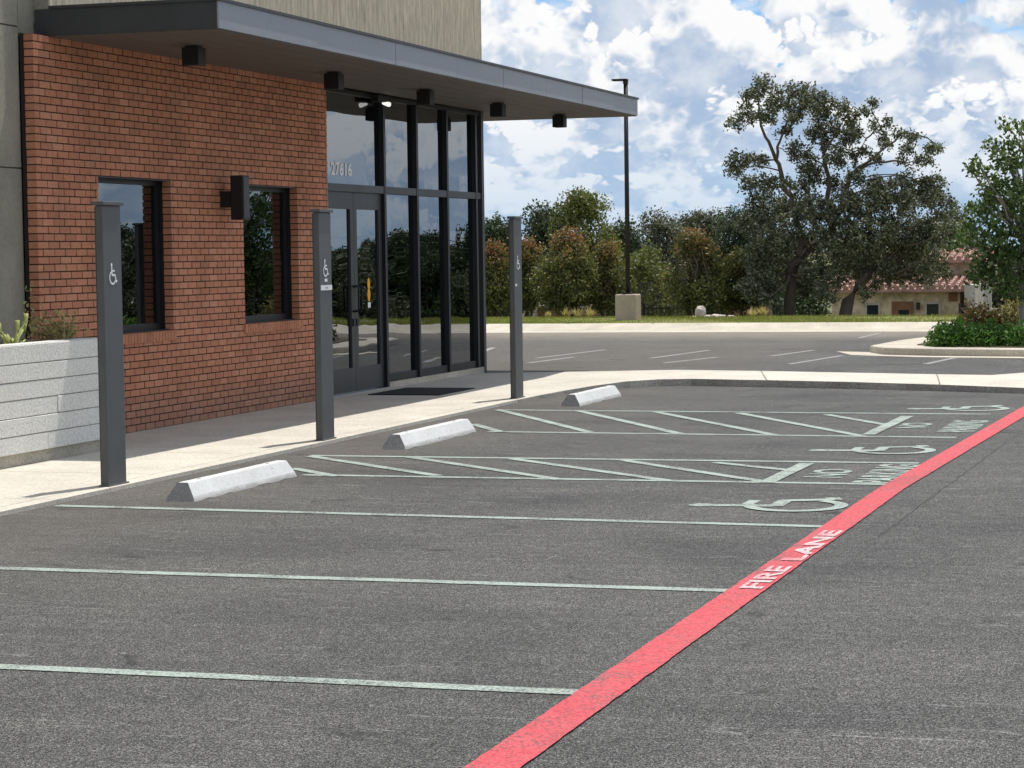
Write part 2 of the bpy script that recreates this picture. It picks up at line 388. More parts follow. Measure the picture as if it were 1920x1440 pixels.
# sidewalk in front of the building: slabs over a dark joint bed, rising slightly to the raised walk at the far end
def sst(a, b, v): k = min(1, max(0, (v-a)/(b-a))); return k*k*(3-2*k)
def walk_z(x, y): return .030 + .055*sst(25.6, 28.2, y)*sst(-9.2, -7.4, x)
KERB_X = -7.86
bed = MB().prism([(-10.6, -15), (-7.875, -15), (-7.875, 25.2), (-10.6, 25.2)], -.02, .022)
sidewalk = structure('sidewalk', bed, 'joint')
def slab(name, x0, x1, y0, y1, nx, ny, parent, mat):
    m = MB()
    for j in range(ny+1):
        for i in range(nx+1):
            x = x0+(x1-x0)*i/nx; y = y0+(y1-y0)*j/ny; m.v.append((x, y, walk_z(x, y)))
    for j in range(ny):
        for i in range(nx): a = j*(nx+1)+i; m.f.append((a, a+1, a+nx+2, a+nx+1))
    # skirts
    ring = [i for i in range(nx+1)] + [j*(nx+1)+nx for j in range(1, ny+1)] + [ny*(nx+1)+i for i in range(nx-1, -1, -1)] + [j*(nx+1) for j in range(ny-1, 0, -1)]
    b = len(m.v); m.v += [(m.v[r][0], m.v[r][1], -.03) for r in ring]
    for k in range(len(ring)): k2 = (k+1) % len(ring); m.f.append((ring[k2], ring[k], b+k, b+k2))
    return m.build(name, mat, parent)
yy = -14.9
while yy < 25.0:
    y1 = min(yy+1.83, 25.16)
    slab('slab', -10.6, -8.02, yy+.005, y1-.005, 1, 1, sidewalk, 'sidewalk_concrete')
    slab('kerb_stone', -8.012, KERB_X, yy+.003, y1-.003, 1, 1, sidewalk, 'sidewalk_concrete')
    yy = y1 if y1 < 25.1 else 99
# the corner of the walk: kerb sweeps round from the stalls to the raised strip
kerb_line = [(-7.86, 25.17), (-7.84, 25.8), (-7.74, 26.5), (-7.55, 27.2), (-7.30, 27.9), (-7.0, 28.32), (-6.6, 28.46), (-5.6, 28.22), (-4.48, 27.92), (-3.4, 27.56), (-2.39, 27.17), (-1.0, 26.75), (1.0, 26.2), (4.0, 25.4)]
back_line = [(-10.6, 25.17), (-10.6, 26.2), (-10.6, 27.2), (-10.6, 28.2), (-10.6, 29.3), (-10.6, 30.45), (-7.3, 30.6), (-6.1, 30.35), (-4.8, 29.98), (-3.7, 29.66), (-3.0, 29.5), (-2.4, 30.5), (-1.2, 31.6), (4.0, 33.0)]
m = MB(); NJ = 10
for (ax, ay), (bx, by) in zip(back_line, kerb_line):
    for j in range(NJ+1):
        x = ax+(bx-ax)*j/NJ; y = ay+(by-ay)*j/NJ; z = walk_z(x, y) if y < 28.2 or x < -7.4 else .085
        m.v.append((x, y, z))
n = len(kerb_line)
for i in range(n-1):
    for j in range(NJ): a = i*(NJ+1)+j; m.f.append((a, a+1, a+NJ+2, a+NJ+1))
walk2 = structure('corner_walk', m, 'sidewalk_concrete')
m = MB()
for line, s in ((kerb_line, 1), (back_line[5:], 1)):
    b = len(m.v)
    for (x, y) in line:
        z = walk_z(x, y) if y < 28.2 or x < -7.4 else .085
        m.v += [(x, y, z), (x, y, -.02)]
    for i in range(len(line)-1): a = b+2*i; m.f.append((a, a+1, a+3, a+2))
m.build('kerb_face', 'dark_kerb', walk2)
# scored joints across the raised strip
for i in (7, 9, 11):
    (ax, ay), (bx, by) = back_line[i], kerb_line[i]
    MB().box(-.006, .006, -.0, math.hypot(bx-ax, by-ay), 0, .0012)
    q = MB(); dx, dy = (bx-ax), (by-ay); L = math.hypot(dx, dy); nx_, ny_ = -dy/L*.007, dx/L*.007
    q.poly([(ax+nx_, ay+ny_, .0885), (ax-nx_, ay-ny_, .0885), (bx-nx_, by-ny_, .0885), (bx+nx_, by+ny_, .0885)])
    q.build('joint', 'joint', walk2)

# far kerb, gutter and grass verge
far_kerb = structure('far_kerb', MB().poly([(-60, 48.2, .007), (60, 48.2, .007), (60, 48.75, .125), (-60, 48.75, .125)]).poly([(-60, 48.75, .125), (60, 48.75, .125), (60, 49.02, .128), (-60, 49.02, .128)]).poly([(-60, 49.02, .128), (60, 49.02, .128), (60, 49.02, 0), (-60, 49.02, 0)]), 'kerb_concrete')
structure('gutter', MB().box(-60, 60, 46.85, 48.22, -.02, .006), 'kerb_concrete', far_kerb)
for i in range(-6, 14):
    MB().box(-16+i*1.9, -15.985+i*1.9, 48.76, 49.03, .0, .1305).build('joint', 'joint', far_kerb)
m = MB(); gx = [-60+i*.6 for i in range(201)]; gy = [49.0, 49.12, 49.6, 50.4, 51.4, 52.5, 54, 56, 58.5, 61]
rng = random.Random(4)
for y in gy:
    for x in gx:
        z = (.09 if y < 49.05 else .115 + .015*math.sin(x*.9+y) + .012*rng.random()) if y <= 52.5 else terrain_z(y)+.03
        m.v.append((x, y, z))
for j in range(len(gy)-1):
    for i in range(200): a = j*201+i; m.f.append((a, a+1, a+202, a+201))
structure('grass_verge', m, 'grass_ground')
def blades(name, label, count, xr, yr, zf, h, wdt, mat, seed, cat='grass'):
    rg = np.random.default_rng(seed); n = count
    x = rg.uniform(*xr, n); y = rg.uniform(yr[0], yr[1], n); z = np.array([zf(a) for a in y]); th = rg.uniform(0, np.pi, n)
    hh = h*rg.uniform(.5, 1.3, n); lx = rg.normal(0, .4, n)*hh; ly = rg.normal(0, .4, n)*hh
    dx, dy = np.cos(th)*wdt, np.sin(th)*wdt
    v = np.stack([np.stack([x-dx, y-dy, z-.02], 1), np.stack([x+dx, y+dy, z-.02], 1), np.stack([x+lx, y+ly, z+hh], 1)], 1).reshape(-1, 3)
    me = bpy.data.meshes.new(name); me.vertices.add(3*n); me.vertices.foreach_set('co', v.ravel().astype(np.float32))
    me.loops.add(3*n); me.loops.foreach_set('vertex_index', np.arange(3*n, dtype=np.int32)); me.polygons.add(n)
    me.polygons.foreach_set('loop_start', np.arange(0, 3*n, 3, dtype=np.int32)); me.update(); me.validate(); me.materials.append(MAT[mat])
    return tag(link_mesh(name, me), label, cat, kind='stuff')
blades('grass', 'short bright green grass along the far kerb', 60000, (-24, 12), (49.1, 53.2), lambda y: .115 if y < 52.5 else terrain_z(y)+.03, .045, .012, 'grass_blade', 1)

# planting island on the right of the far lot
isl = [(-5.75, 37.55), (-5.4, 36.75), (-4.6, 36.35), (-3.2, 36.05), (0, 35.5), (6, 34.9), (16, 34.4), (16, 40.6), (4, 41.0), (-2, 41.3), (-4.6, 41.6), (-5.35, 41.0), (-5.6, 39.6)]
island = structure('planting_island', MB().prism(isl, -.02, .12), 'kerb_concrete'); bevel(island, .03)
apron = [(p[0]+(-.55 if p[0] < -4 else 0), p[1]-.42) for p in isl[:7]] + [(16, 34.5), (-3, 36.5), (-5, 37.6)]
structure('gutter', MB().prism([(-6.35, 37.9), (-5.9, 36.6), (-4.8, 35.95), (-3.2, 35.6), (0, 35.05), (6, 34.45), (16, 33.95), (16, 34.45), (6, 34.95), (0, 35.55), (-3.2, 36.1), (-4.6, 36.4), (-5.4, 36.8), (-5.7, 37.6)], -.02, .008), 'kerb_concrete', island)
structure('soil_bed', MB().prism([(-5.0, 37.6), (-4.4, 36.9), (-3.1, 36.5), (0, 35.95), (6, 35.4), (15.8, 34.9), (15.8, 40.2), (4, 40.6), (-2, 40.9), (-4.4, 41.1), (-4.9, 40.4)], .10, .135), 'soil', island)

# ------------------------------------------------------------------ painted markings (parts of the lot)
PZ = .004
def stripe(p, q, wd, name, mat, z=PZ):
    p, q = Vector(p[:2]), Vector(q[:2]); d = (q-p).normalized(); nrm = Vector((-d.y, d.x))*wd/2
    L = (q-p).length; k = max(1, int(L/.25)); m = MB(); rg = random.Random(hash((round(p.x, 2), round(q.y, 2))) & 999)
    for i in range(k+1):
        c = p + (q-p)*i/k; j1, j2 = 1+rg.uniform(-.05, .05), 1+rg.uniform(-.05, .05)
        m.v += [(*(c+nrm*j1), z), (*(c-nrm*j2), z)]
    for i in range(k): a = 2*i; m.f.append((a, a+1, a+3, a+2))
    return m.build(name, mat, lot)
RED_X0, RED_X1 = -2.445, -2.262
for y0, y1, xs_ in ((8.52, 8.53, -7.84), (11.27, 11.28, -7.84), (14.24, 14.02, -7.80), (16.60, 16.62, -6.95), (18.22, 18.30, -7.55), (20.93, 20.82, -6.85), (23.86, 23.74, -7.7)):
    stripe((xs_, y0), (RED_X0+.02, y1), .105, 'stall_line', 'line_paint')
for y in (5.77, 3.0, .3):
    stripe((-7.84, y), (RED_X0+.02, y), .105, 'stall_line', 'line_paint')
for h in [((548, 879), (632, 894)), ((580, 856), (822, 893)), ((762, 857), (1050, 900)), ((960, 861), (1260, 903)), ((1170, 864), (1440, 905)), ((1340, 868), (1475, 882)),
          ((888, 796), (940, 811)), ((935, 769), (1105, 811)), ((1085, 771), (1275, 814)), ((1230, 773), (1450, 816)), ((1385, 775), (1615, 818)), ((1550, 778), (1660, 797))]:
    stripe(gd(*h[0]), gd(*h[1]), .10, 'hatch_line', 'line_paint', PZ+.0015)
for h in [((1437, 906), (1512, 870)), ((1628, 816), (1702, 781))]:
    stripe(gd(*h[0]), gd(*h[1]), .12, 'hatch_line', 'line_paint', PZ+.003)
# fire lane line, slightly wandering
m = MB(); rr = random.Random(9); yv = -14.0; k = 0
while yv <= 26.6:
    off = .0285*max(0, yv-16.3); j = rr.uniform(-.0028, .0028)
    m.v += [(RED_X0+off+j, yv, PZ+.004), (RED_X1+off+rr.uniform(-.0028, .0028), yv, PZ+.004)]; k += 1; yv += .06
for i in range(k-1): a = 2*i; m.f.append((a, a+1, a+3, a+2))
m.build('fire_lane_line', 'red_paint', lot)
def ground_text(txt, cx, cy, width, height, weight, name, mat, z):
    me = text_mesh(name, txt, width, height, mat, weight); o = link_mesh(name, me, lot)
    o.matrix_local = Matrix(((0, -1, 0, cx), (1, 0, 0, cy), (0, 0, 1, z), (0, 0, 0, 1)))
    return o
ground_text('FIRE', RED_X1-.018, 11.74, .84, .118, .03, 'fire_lane_lettering', 'letter_paint', PZ+.008)
ground_text('LANE', RED_X1-.012, 13.08, 1.38, .118, .04, 'fire_lane_lettering', 'letter_paint', PZ+.008)
for ny_, py_ in ((17.35, 17.42), (22.15, 22.15)):
    ground_text('NO', -2.82, ny_, .66, .30, .03, 'no_parking_lettering', 'line_paint', PZ+.001)
    ground_text('PARKING', -2.36 if ny_ < 20 else -2.34, py_, 1.45, .34, .03, 'no_parking_lettering', 'line_paint', PZ+.001)

def isa_outline(th=.085):                    # wheelchair symbol, upright in a unit box (0..0.85 wide, 0..1 tall)
    m = MB()
    def seg(a, b, wd):
        a, b = Vector(a), Vector(b); d = (b-a).normalized(); nn = Vector((-d.y, d.x))*wd/2
        m.poly([(*(a+nn), 0), (*(a-nn), 0), (*(b-nn), 0), (*(b+nn), 0)])
    def disc(c, r): m.poly([(c[0]+r*math.cos(t*math.pi/8), c[1]+r*math.sin(t*math.pi/8), 0) for t in range(16)])
    disc((.30, .92), .085)
    seg((.30, .84), (.335, .44), th*1.15)                 # back
    seg((.31, .63), (.60, .63), th*.8)                    # arm
    seg((.30, .43), (.625, .43), th)                      # thigh
    seg((.60, .45), (.72, .13), th)                       # shin
    seg((.70, .11), (.82, .155), th)                      # foot
    a0, a1, c, r0, r1 = R(105), R(335), (.36, .31), .30-th*.5, .30+th*.4; N = 22
    b = len(m.v)
    for i in range(N+1):
        t = a0+(a1-a0)*i/N
        m.v += [(c[0]+r0*math.cos(t), c[1]+r0*math.sin(t), 0), (c[0]+r1*math.cos(t), c[1]+r1*math.sin(t), 0)]
    for i in range(N): a = b+2*i; m.f.append((a, a+1, a+3, a+2))
    for i, (x, y, z) in enumerate(m.v): m.v[i] = (x, y, z)
    return m
def sym_mesh(mat, sx, sy, th):
    m = isa_outline(th); base = list(m.v); m.v = []; m.f2 = m.f; m.f = []
    for fi, f in enumerate(m.f2):                         # every stroke its own sheet, a hair apart, so none are coplanar
        b = len(m.v)
        for i in f: m.v.append(((base[i][0]-.42)*sx, base[i][1]*sy, (min(fi, 6))*.0004))
        m.f.append(tuple(range(b, b+len(f))))
    return m.data('accessible_symbol', mat)
gsym = sym_mesh('line_paint', 1.12, 1.02, .098)
for cx, cy in ((-2.50, 15.20), (-2.46, 19.48), (-2.34, 24.62)):
    o = link_mesh('accessible_symbol', gsym, lot)
    o.matrix_local = Matrix(((0, -1, 0, cx), (1, 0, 0, cy), (0, 0, 1, PZ), (0, 0, 0, 1)))
for a, b in (((905, 660), (925, 652)), ((1005, 672), (1135, 656)), ((990, 681), (1075, 670)), ((1220, 672), (1330, 657)), ((1245, 681), (1345, 670)), ((1445, 668), (1525, 657)),
             ((1480, 683), (1580, 667)), ((1610, 634), (1650, 625)), ((1735, 683), (1805, 668))):
    stripe(gd(*a), gd(*b), .10, 'far_stall_line', 'far_line_paint')
m = MB(); cr = random.Random(5); pts = []
ck = [gd(1912, 812), gd(1871, 841), gd(1820, 880), gd(1766, 917), gd(1710, 961), gd(1640, 1012)]
for i in range(60):
    t_ = i/59*5; j = min(4, int(t_)); q = ck[j].lerp(ck[j+1], t_-j); pts.append((q.x+cr.uniform(-.012, .012), q.y))
for i, (x, y) in enumerate(pts): wd = .002+.005*cr.random(); m.v += [(x-wd, y, .002), (x+wd, y, .002)]
for i in range(59): a = 2*i; m.f.append((a, a+1, a+3, a+2))
m.build('pavement_crack', 'crack_tar', lot)

# ================================================================== BUILDING
XB = -10.15
BO = (XB, 24.0, .03)
building = empty('building', BO, 'modern building with red brick wall, glass storefront and flat grey metal canopy', 'building')
def part(name, mb, mat, parent=building, smooth=False): return mb.build(name, mat, parent, BO, smooth)
Y0, Y1, CH, Z0 = 18.33, 25.18, .0677, .03
NC = 54; ZT = Z0+NC*CH
WIN = [(19.49, 21.02), (22.76, 24.26)]; WZ0, WZ1 = Z0+14*CH, Z0+36*CH
mort = MB()
e = .012
cuts = [Y0+e, WIN[0][0]-e, WIN[0][1]+e, WIN[1][0]-e, WIN[1][1]+e, Y1-e]
for i in (0, 2, 4): mort.box(-10.29, XB-.0085, cuts[i], cuts[i+1], Z0-.03, ZT-.002)
for (a, b) in WIN:
    mort.box(-10.29, XB-.0085, a-e, b+e, Z0-.03, WZ0-e); mort.box(-10.29, XB-.0085, a-e, b+e, WZ1+e, ZT-.002)
brick_wall = part('brick_wall', mort, 'mortar')
brick_list = []
jr = random.Random(11)
for c in range(NC):
    z0 = Z0+c*CH+.005; z1 = z0+CH-.0105; zc = Z0+(c+.5)*CH
    open_ = WIN if WZ0 < zc < WZ1 else []
    edges = []; y = Y0-(0 if c % 2 == 0 else .1016)
    while y < Y1: edges.append((max(y, Y0), min(y+.1862, Y1))); y += .2032
    for a, b in edges:
        segs = [(a, b)]
        for (p, q) in open_:
            ns = []
            for (s, t_) in segs:
                if t_ <= p or s >= q: ns.append((s, t_))
                else:
                    if s < p: ns.append((s, p))
                    if t_ > q: ns.append((q, t_))
            segs = ns
        for (s, t_) in segs:
            if t_-s > .025: brick_list.append((s, t_, z0, z1))
brick_list.sort(key=lambda b: (b[0]**2 + XB**2 + (b[2]-1.7)**2))
share = {}
rest = MB()
for i, (s, t_, z0, z1) in enumerate(brick_list):
    dx = jr.uniform(-.0025, .002); L = round(t_-s, 3)
    if i < 300:
        key = L
        if key not in share: share[key] = MB().box(-.092, 0, 0, L, 0, z1-z0).data('brick', 'brick_clay')
        o = link_mesh('brick', share[key], brick_wall); o.location = (XB+dx-BO[0], s-BO[1], z0-BO[2])
        o.rotation_euler = (jr.uniform(-.004, .004), 0, 0)
    else: rest.box(XB-.092+dx, XB+dx, s, t_, z0, z1)
tag(part('brick_courses', rest, 'brick_clay', brick_wall), kind='stuff')
# rowlock sills
rl = MB().box(-.12, 0, 0, .057, 0, .095).data('sill_brick', 'brick_clay')
for (a, b) in WIN:
    y = a-.03
    while y < b+.02:
        o = link_mesh('sill_brick', rl, brick_wall); o.location = (XB+.016-BO[0], y-BO[1], WZ0-.098-BO[2]); o.rotation_euler = (0, R(3), 0); y += .0665
# windows
for (a, b) in WIN:
    fr = MB(); xf0, xf1 = -10.345, -10.275; fw = .055
    fr.box(xf0, xf1, a, a+fw, WZ0, WZ1).box(xf0, xf1, b-fw, b, WZ0, WZ1).box(xf0, xf1, a+fw, b-fw, WZ1-fw, WZ1).box(xf0, xf1, a+fw, b-fw, WZ0, WZ0+fw+.02)
    fr.box(-10.292, XB-.006, a+.001, b-.001, WZ1-.012, WZ1-.001)
    wn = part('window', fr, 'frame_metal')
    part('pane', MB().box(-10.312, -10.306, a+fw-.005, b-fw+.005, WZ0+fw, WZ1-fw+.005), 'window_glass', wn)
    part('sill_flashing', MB().box(-10.292, -10.20, a+.002, b-.002, WZ0-.02, WZ0+.012), 'frame_metal', wn)
# stucco wall on the left and its panels
XT = -10.30
stw = part('stucco_wall', MB().box(-10.6, XT-.02, 0, 18.33, -.02, 7.0), 'joint')
zed = [-.02, 2.505, 3.748, 5.0, 6.99]
for i in range(4):
    for (ya, yb) in ((15.2, 18.34), (12.0, 15.2), (8.8, 12.0), (2, 8.8)):
        part('wall_panel', MB().box(XT-.03, XT, ya+.006, yb-.006, zed[i]+.007, zed[i+1]-.007), 'stucco', stw)
# upper wall of fibre cement panels above the canopy
upw = part('upper_wall', MB().box(-17.5, XB-.02, 18.645, 30.99, ZT+.02, 7.0), 'joint')
pj = [18.642, 20.05, 21.9, 23.3, 24.86, 26.3, 27.83, 29.4, 31.0]
for i in range(8): part('wall_panel', MB().box(XB-.03, XB, pj[i]+.004, pj[i+1]-.004, 3.80, 6.98), 'fiber_panel', upw)
part('end_panel', MB().box(-10.6, XB-.002, 18.628, 18.642, 3.80, 6.98), 'stucco', upw)
part('wall_panel', MB().box(-10.33, XT, 18.341, 18.615, ZT+.012, 6.98), 'stucco', stw)
part('end_panel', MB().box(-17.5, XB-.031, 30.975, 31.005, 3.80, 6.98), 'fiber_panel', upw)
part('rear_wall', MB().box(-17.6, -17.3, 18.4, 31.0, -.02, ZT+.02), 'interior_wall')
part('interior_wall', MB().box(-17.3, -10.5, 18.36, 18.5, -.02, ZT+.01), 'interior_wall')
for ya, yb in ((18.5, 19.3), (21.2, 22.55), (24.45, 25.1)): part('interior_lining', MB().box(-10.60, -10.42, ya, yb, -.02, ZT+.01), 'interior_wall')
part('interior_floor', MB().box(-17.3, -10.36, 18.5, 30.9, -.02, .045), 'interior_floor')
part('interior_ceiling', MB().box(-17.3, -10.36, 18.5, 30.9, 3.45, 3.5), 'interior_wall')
part('counter', MB().box(-13.6, -12.9, 20.5, 24.4, .05, 1.05).box(-13.7, -12.8, 20.4, 24.5, 1.05, 1.10), 'timber')
# canopy
CX, CY0, CY1, CZ0, CZ1 = -8.50, 18.62, 33.30, ZT-.004, 3.935
can = part('canopy', MB().box(-10.14, CX-.02, CY0+.02, 31.02, CZ0+.03, CZ1-.03).box(-12.4, CX-.02, 31.02, CY1-.02, CZ0+.03, CZ1-.03), 'dark_metal')
seams = [CY0, 20.9, 23.06, 25.06, 26.79, 28.6, 30.3, 31.9, CY1]
for i in range(8):
    part('fascia_panel', MB().box(CX-.015, CX+jr.uniform(-.002, .002), seams[i]+.004, seams[i+1]-.004, CZ0+.006, CZ1-.012), 'fascia_metal', can)
part('end_fascia', MB().box(-10.29, CX-.016, CY0, CY0+.015, CZ0+.006, CZ1-.012), 'dark_metal', can)
part('end_fascia', MB().box(-12.4, CX-.016, CY1-.015, CY1, CZ0+.006, CZ1-.012), 'dark_metal', can)
part('drip_edge', MB().box(CX-.03, CX+.018, CY0-.015, CY1+.015, CZ1-.012, CZ1+.014).box(-10.14, CX-.03, CY0-.015, CY0+.05, CZ1-.012, CZ1+.014).box(-12.4, CX-.03, CY1-.03, CY1+.015, CZ1-.012, CZ1+.014), 'dark_metal', can)
for i in range(6):                                              # soffit boards run the length of the canopy
    xa = -10.14+i*.2715
    part('soffit_panel', MB().box(xa+.004, xa+.2675, CY0+.016, 31.0 if False else CY1-.016, CZ0-.006, CZ0+.028), 'soffit_metal', can)
for i in range(8):
    xa = -12.38+i*.279
    part('soffit_panel', MB().box(xa+.004, xa+.275, 31.03, CY1-.016, CZ0-.006, CZ0+.028), 'soffit_metal', can)
# storefront
XS = -10.25
ST0, ST1, SZ0, SZ1, TZ = Y1+.004, 31.10, .03, 3.62, 2.50
stf = part('storefront', MB().box(XS-.10, XS+.045, ST0, ST1, SZ1, ZT-.012), 'frame_metal')
part('bottom_rail', MB().box(XS-.10, XS+.03, 27.26, 31.02, .10, .20), 'frame_metal', stf)
part('base_kerb', MB().box(XS-.14, XS+.06, 27.24, ST1, -.02, .10), 'kerb_concrete', stf)
MUL = [27.20, 28.40, 29.60, 30.83]
for y in MUL: part('mullion', MB().box(XS-.09, XS+.055, y-.035, y+.035, .10 if y > 27.3 else .03, SZ1), 'frame_metal', stf)
part('mullion', MB().box(XS-.09, XS+.04, ST0+.001, ST0+.05, .03, SZ1), 'frame_metal', stf)
part('corner_post', MB().box(XS-.12, XS+.065, 31.03, 31.13, -.02, ZT-.01), 'door_metal', stf)
xs_ = [ST0+.05] + MUL + [31.03]
for i in range(5):
    a, b = xs_[i]+(.035 if i else 0), xs_[i+1]-(.035 if i < 4 else 0)
    part('transom', MB().box(XS-.085, XS+.05, a, b, TZ-.045, TZ+.045), 'door_metal', stf)
    part('pane', MB().box(XS-.016, XS-.008, a-.005, b+.005, TZ+.04, SZ1+.005), 'storefront_glass', stf)
    if i: part('pane', MB().box(XS-.016, XS-.008, a-.005, b+.005, .195, TZ-.04), 'storefront_glass', stf)
part('sill', MB().box(XS-.2, XS+.06, 25.2, 27.24, -.02, .042), 'galvanised', stf)
DY0, DY1 = ST0+.055, MUL[0]-.04; DM = (DY0+DY1)/2
for (a, b, s) in ((DY0, DM-.004, 1), (DM+.004, DY1, -1)):
    d = MB(); st = .105; xd0, xd1 = XS-.045, XS+.012
    d.box(xd0, xd1, a, a+st, .05, TZ-.05).box(xd0, xd1, b-st, b, .05, TZ-.05).box(xd0, xd1, a+st, b-st, .05, .34).box(xd0, xd1, a+st, b-st, TZ-.05-.20, TZ-.05)
    dr = part('door', d, 'door_metal')
    part('pane', MB().box(XS-.02, XS-.012, a+st-.005, b-st+.005, .335, TZ-.245), 'storefront_glass', dr)
    yc = b-st*.5 if s > 0 else a+st*.5
    hm = MB()
    hm.tube([(XS+.012, yc, 1.02), (XS+.075, yc, 1.02), (XS+.085, yc, 1.04), (XS+.085, yc, 1.30), (XS+.075, yc, 1.32), (XS+.012, yc, 1.32)], [.013]*6, 8)
    part('handle', hm, 'black_box', dr)
    part('lock', MB().box(XS+.012, XS+.03, yc-.035, yc+.035, .84, .93), 'black_box', dr)
    part('hinge', MB().box(XS-.01, XS+.03, (a if s > 0 else b)-.015, (a if s > 0 else b)+.015, 1.2, 1.32), 'black_box', dr)
    if s < 0:
        dk = MB(); yk, zk = (a+b)/2+.05, 1.27
        dk.poly([(XS-.009, yk+.045*math.cos(i*math.pi/8), zk+.075+.07*math.sin(i*math.pi/8)) for i in range(16)])
        dk.poly([(XS-.0085, yk+.05*math.cos(i*math.pi/8), zk-.06+.085*math.sin(i*math.pi/8)) for i in range(16)])
        part('sticker', dk, 'sticker_yellow', dr)
        part('sticker', MB().box(XS-.009, XS-.0075, yk-.04, yk+.05, zk-.22, zk-.155), 'sign_white', dr)
me = text_mesh('address_number', '27616', .68, .165, 'sign_white', .035)
o = link_mesh('address_number', me, stf)
o.matrix_local = Matrix(((0, 0, 1, XS-.004-BO[0]), (1, 0, 0, 25.88-BO[1]), (0, 1, 0, 2.64-BO[2]), (0, 0, 0, 1)))
part('back_wall_line', MB().box(-10.42, -10.36, 25.1, 25.2, -.02, ZT), 'interior_wall')

# ================================================================== FIXTURES AND OBJECTS
# square downlights under the canopy
def downlight():
    r = empty('canopy_downlight', (0, 0, 0), 'x', 'light', 'square downlights hung under the canopy')
    b = MB().box(-.085, .085, -.085, .085, -.185, -.018).build('housing', 'black_box', r); bevel(b, .004)
    MB().box(-.06, .06, -.06, .06, -.018, 0).build('mount', 'dark_metal', r)
    MB().box(-.065, .065, -.065, .065, -.188, -.1855).build('lens', 'far_glass', r)
    return r
dl = downlight()
for i, (y, lb) in enumerate(((19.98, 'black square downlight under the canopy nearest the stucco wall'), (23.5, 'black square downlight at the top of the brick wall edge by the entrance'),
                             (26.45, 'black square downlight under the canopy above the middle glass panes'), (29.3, 'black square downlight just right of the glass corner'),
                             (32.2, 'rightmost black square downlight under the canopy tip'))):
    o = dl if i == 0 else copy_tree(dl); o['label'] = lb; o.location = (-9.38, y, CZ0-.006)
# wall sconce
sc = empty('wall_sconce', (XB, 22.24, 2.08), 'tall black box light on the brick wall between the windows', 'light')
o = MB().box(.13, .27, -.085, .085, .0, .46).build('housing', 'black_box', sc); bevel(o, .004)
MB().box(.27, .276, -.07, .07, .02, .44).build('front_plate', 'dark_metal', sc)
MB().box(0, .13, -.055, .055, .13, .30).build('bracket', 'black_box', sc)
# security light above the door
sl = empty('security_light', (XS+.046, 26.95, ZT-.06), 'dark emergency light with a glowing white lamp above the glass doors', 'light')
MB().box(0, .10, -.19, .17, -.05, .03).build('housing', 'black_box', sl)
o = MB().tube([(.05, .10, -.055), (.13, .09, -.075), (.15, .088, -.08)], [.018, .030, .026], 12).build('lamp', 'lamp_glow', sl)
# card reader on the brick
cr_ = empty('call_box', (XB, 25.02, 1.10), 'small black box on the brick wall beside the doors', 'box')
bevel(MB().box(0, .045, -.055, .055, 0, .20).build('case', 'black_box', cr_), .006)
MB().box(.045, .049, -.03, .03, .10, .17).build('keypad', 'dark_metal', cr_)
# door mat
mt = MB().box(-9.93, -9.03, 25.78, 27.12, .031, .042).build('door_mat', 'rubber', None, (-9.48, 26.45, .03)); mt.location = (-9.48, 26.45, .03)
tag(mt, 'black rubber mat on the walk in front of the glass doors', 'mat')

# sign posts
psym = sym_mesh('sign_white', .155, .155, .10)
def sign_post(x, y, label, white_tab=None, plaque=False):
    r = empty('sign_post', (x, y, .03), label, 'sign post', 'tall grey metal accessible parking posts along the kerb')
    hw, hd, h = .145, .028, 2.055
    bevel(MB().box(-hd, hd, -hw, hw, 0, h).build('post', 'post_metal', r), .005)
    MB().box(-hd-.012, -hd-.0005, -hw+.012, hw-.012, 0.0, h-.01).build('back_channel', 'dark_metal', r)
    bevel(MB().box(-hd-.02, hd+.02, -hw-.018, hw+.018, h+.001, h+.03).build('cap', 'post_metal', r), .004)
    MB().box(-hd-.015, hd+.015, -hw-.012, hw+.012, 0, .012).build('base_plate', 'post_metal', r)
    o = link_mesh('accessible_symbol', psym, r); o.matrix_local = Matrix(((0, 0, 1, hd+.0015), (1, 0, 0, 0), (0, 1, 0, 1.48), (0, 0, 0, 1)))
    if white_tab: MB().box(hd+.0005, hd+.004, white_tab[0]-.03, white_tab[0]+.03, white_tab[1]-.014, white_tab[1]+.014).build('white_tab', 'sign_white', r)
    if plaque:
        p = MB().box(hd+.0005, hd+.006, -hw+.02, hw-.01, 1.355, 1.40).build('plaque', 'sign_white', r)
        t_ = text_mesh('plaque_lettering', 'VAN', .07, .02, 'dark_metal', .0); oo = link_mesh('plaque_lettering', t_, p)
        oo.matrix_local = Matrix(((0, 0, 1, hd+.0072), (1, 0, 0, 0), (0, 1, 0, 1.367), (0, 0, 0, 1)))
    return r
sign_post(-7.94, 15.385, 'grey metal sign post nearest the white planter, with a wheelchair symbol')
sign_post(-7.93, 19.51, 'middle grey sign post before the brick edge, with a white plaque under its symbol', (.0, 1.445), True)
sign_post(-7.95, 25.42, 'farthest grey sign post, standing right of the glass storefront', (-.09, 1.30))

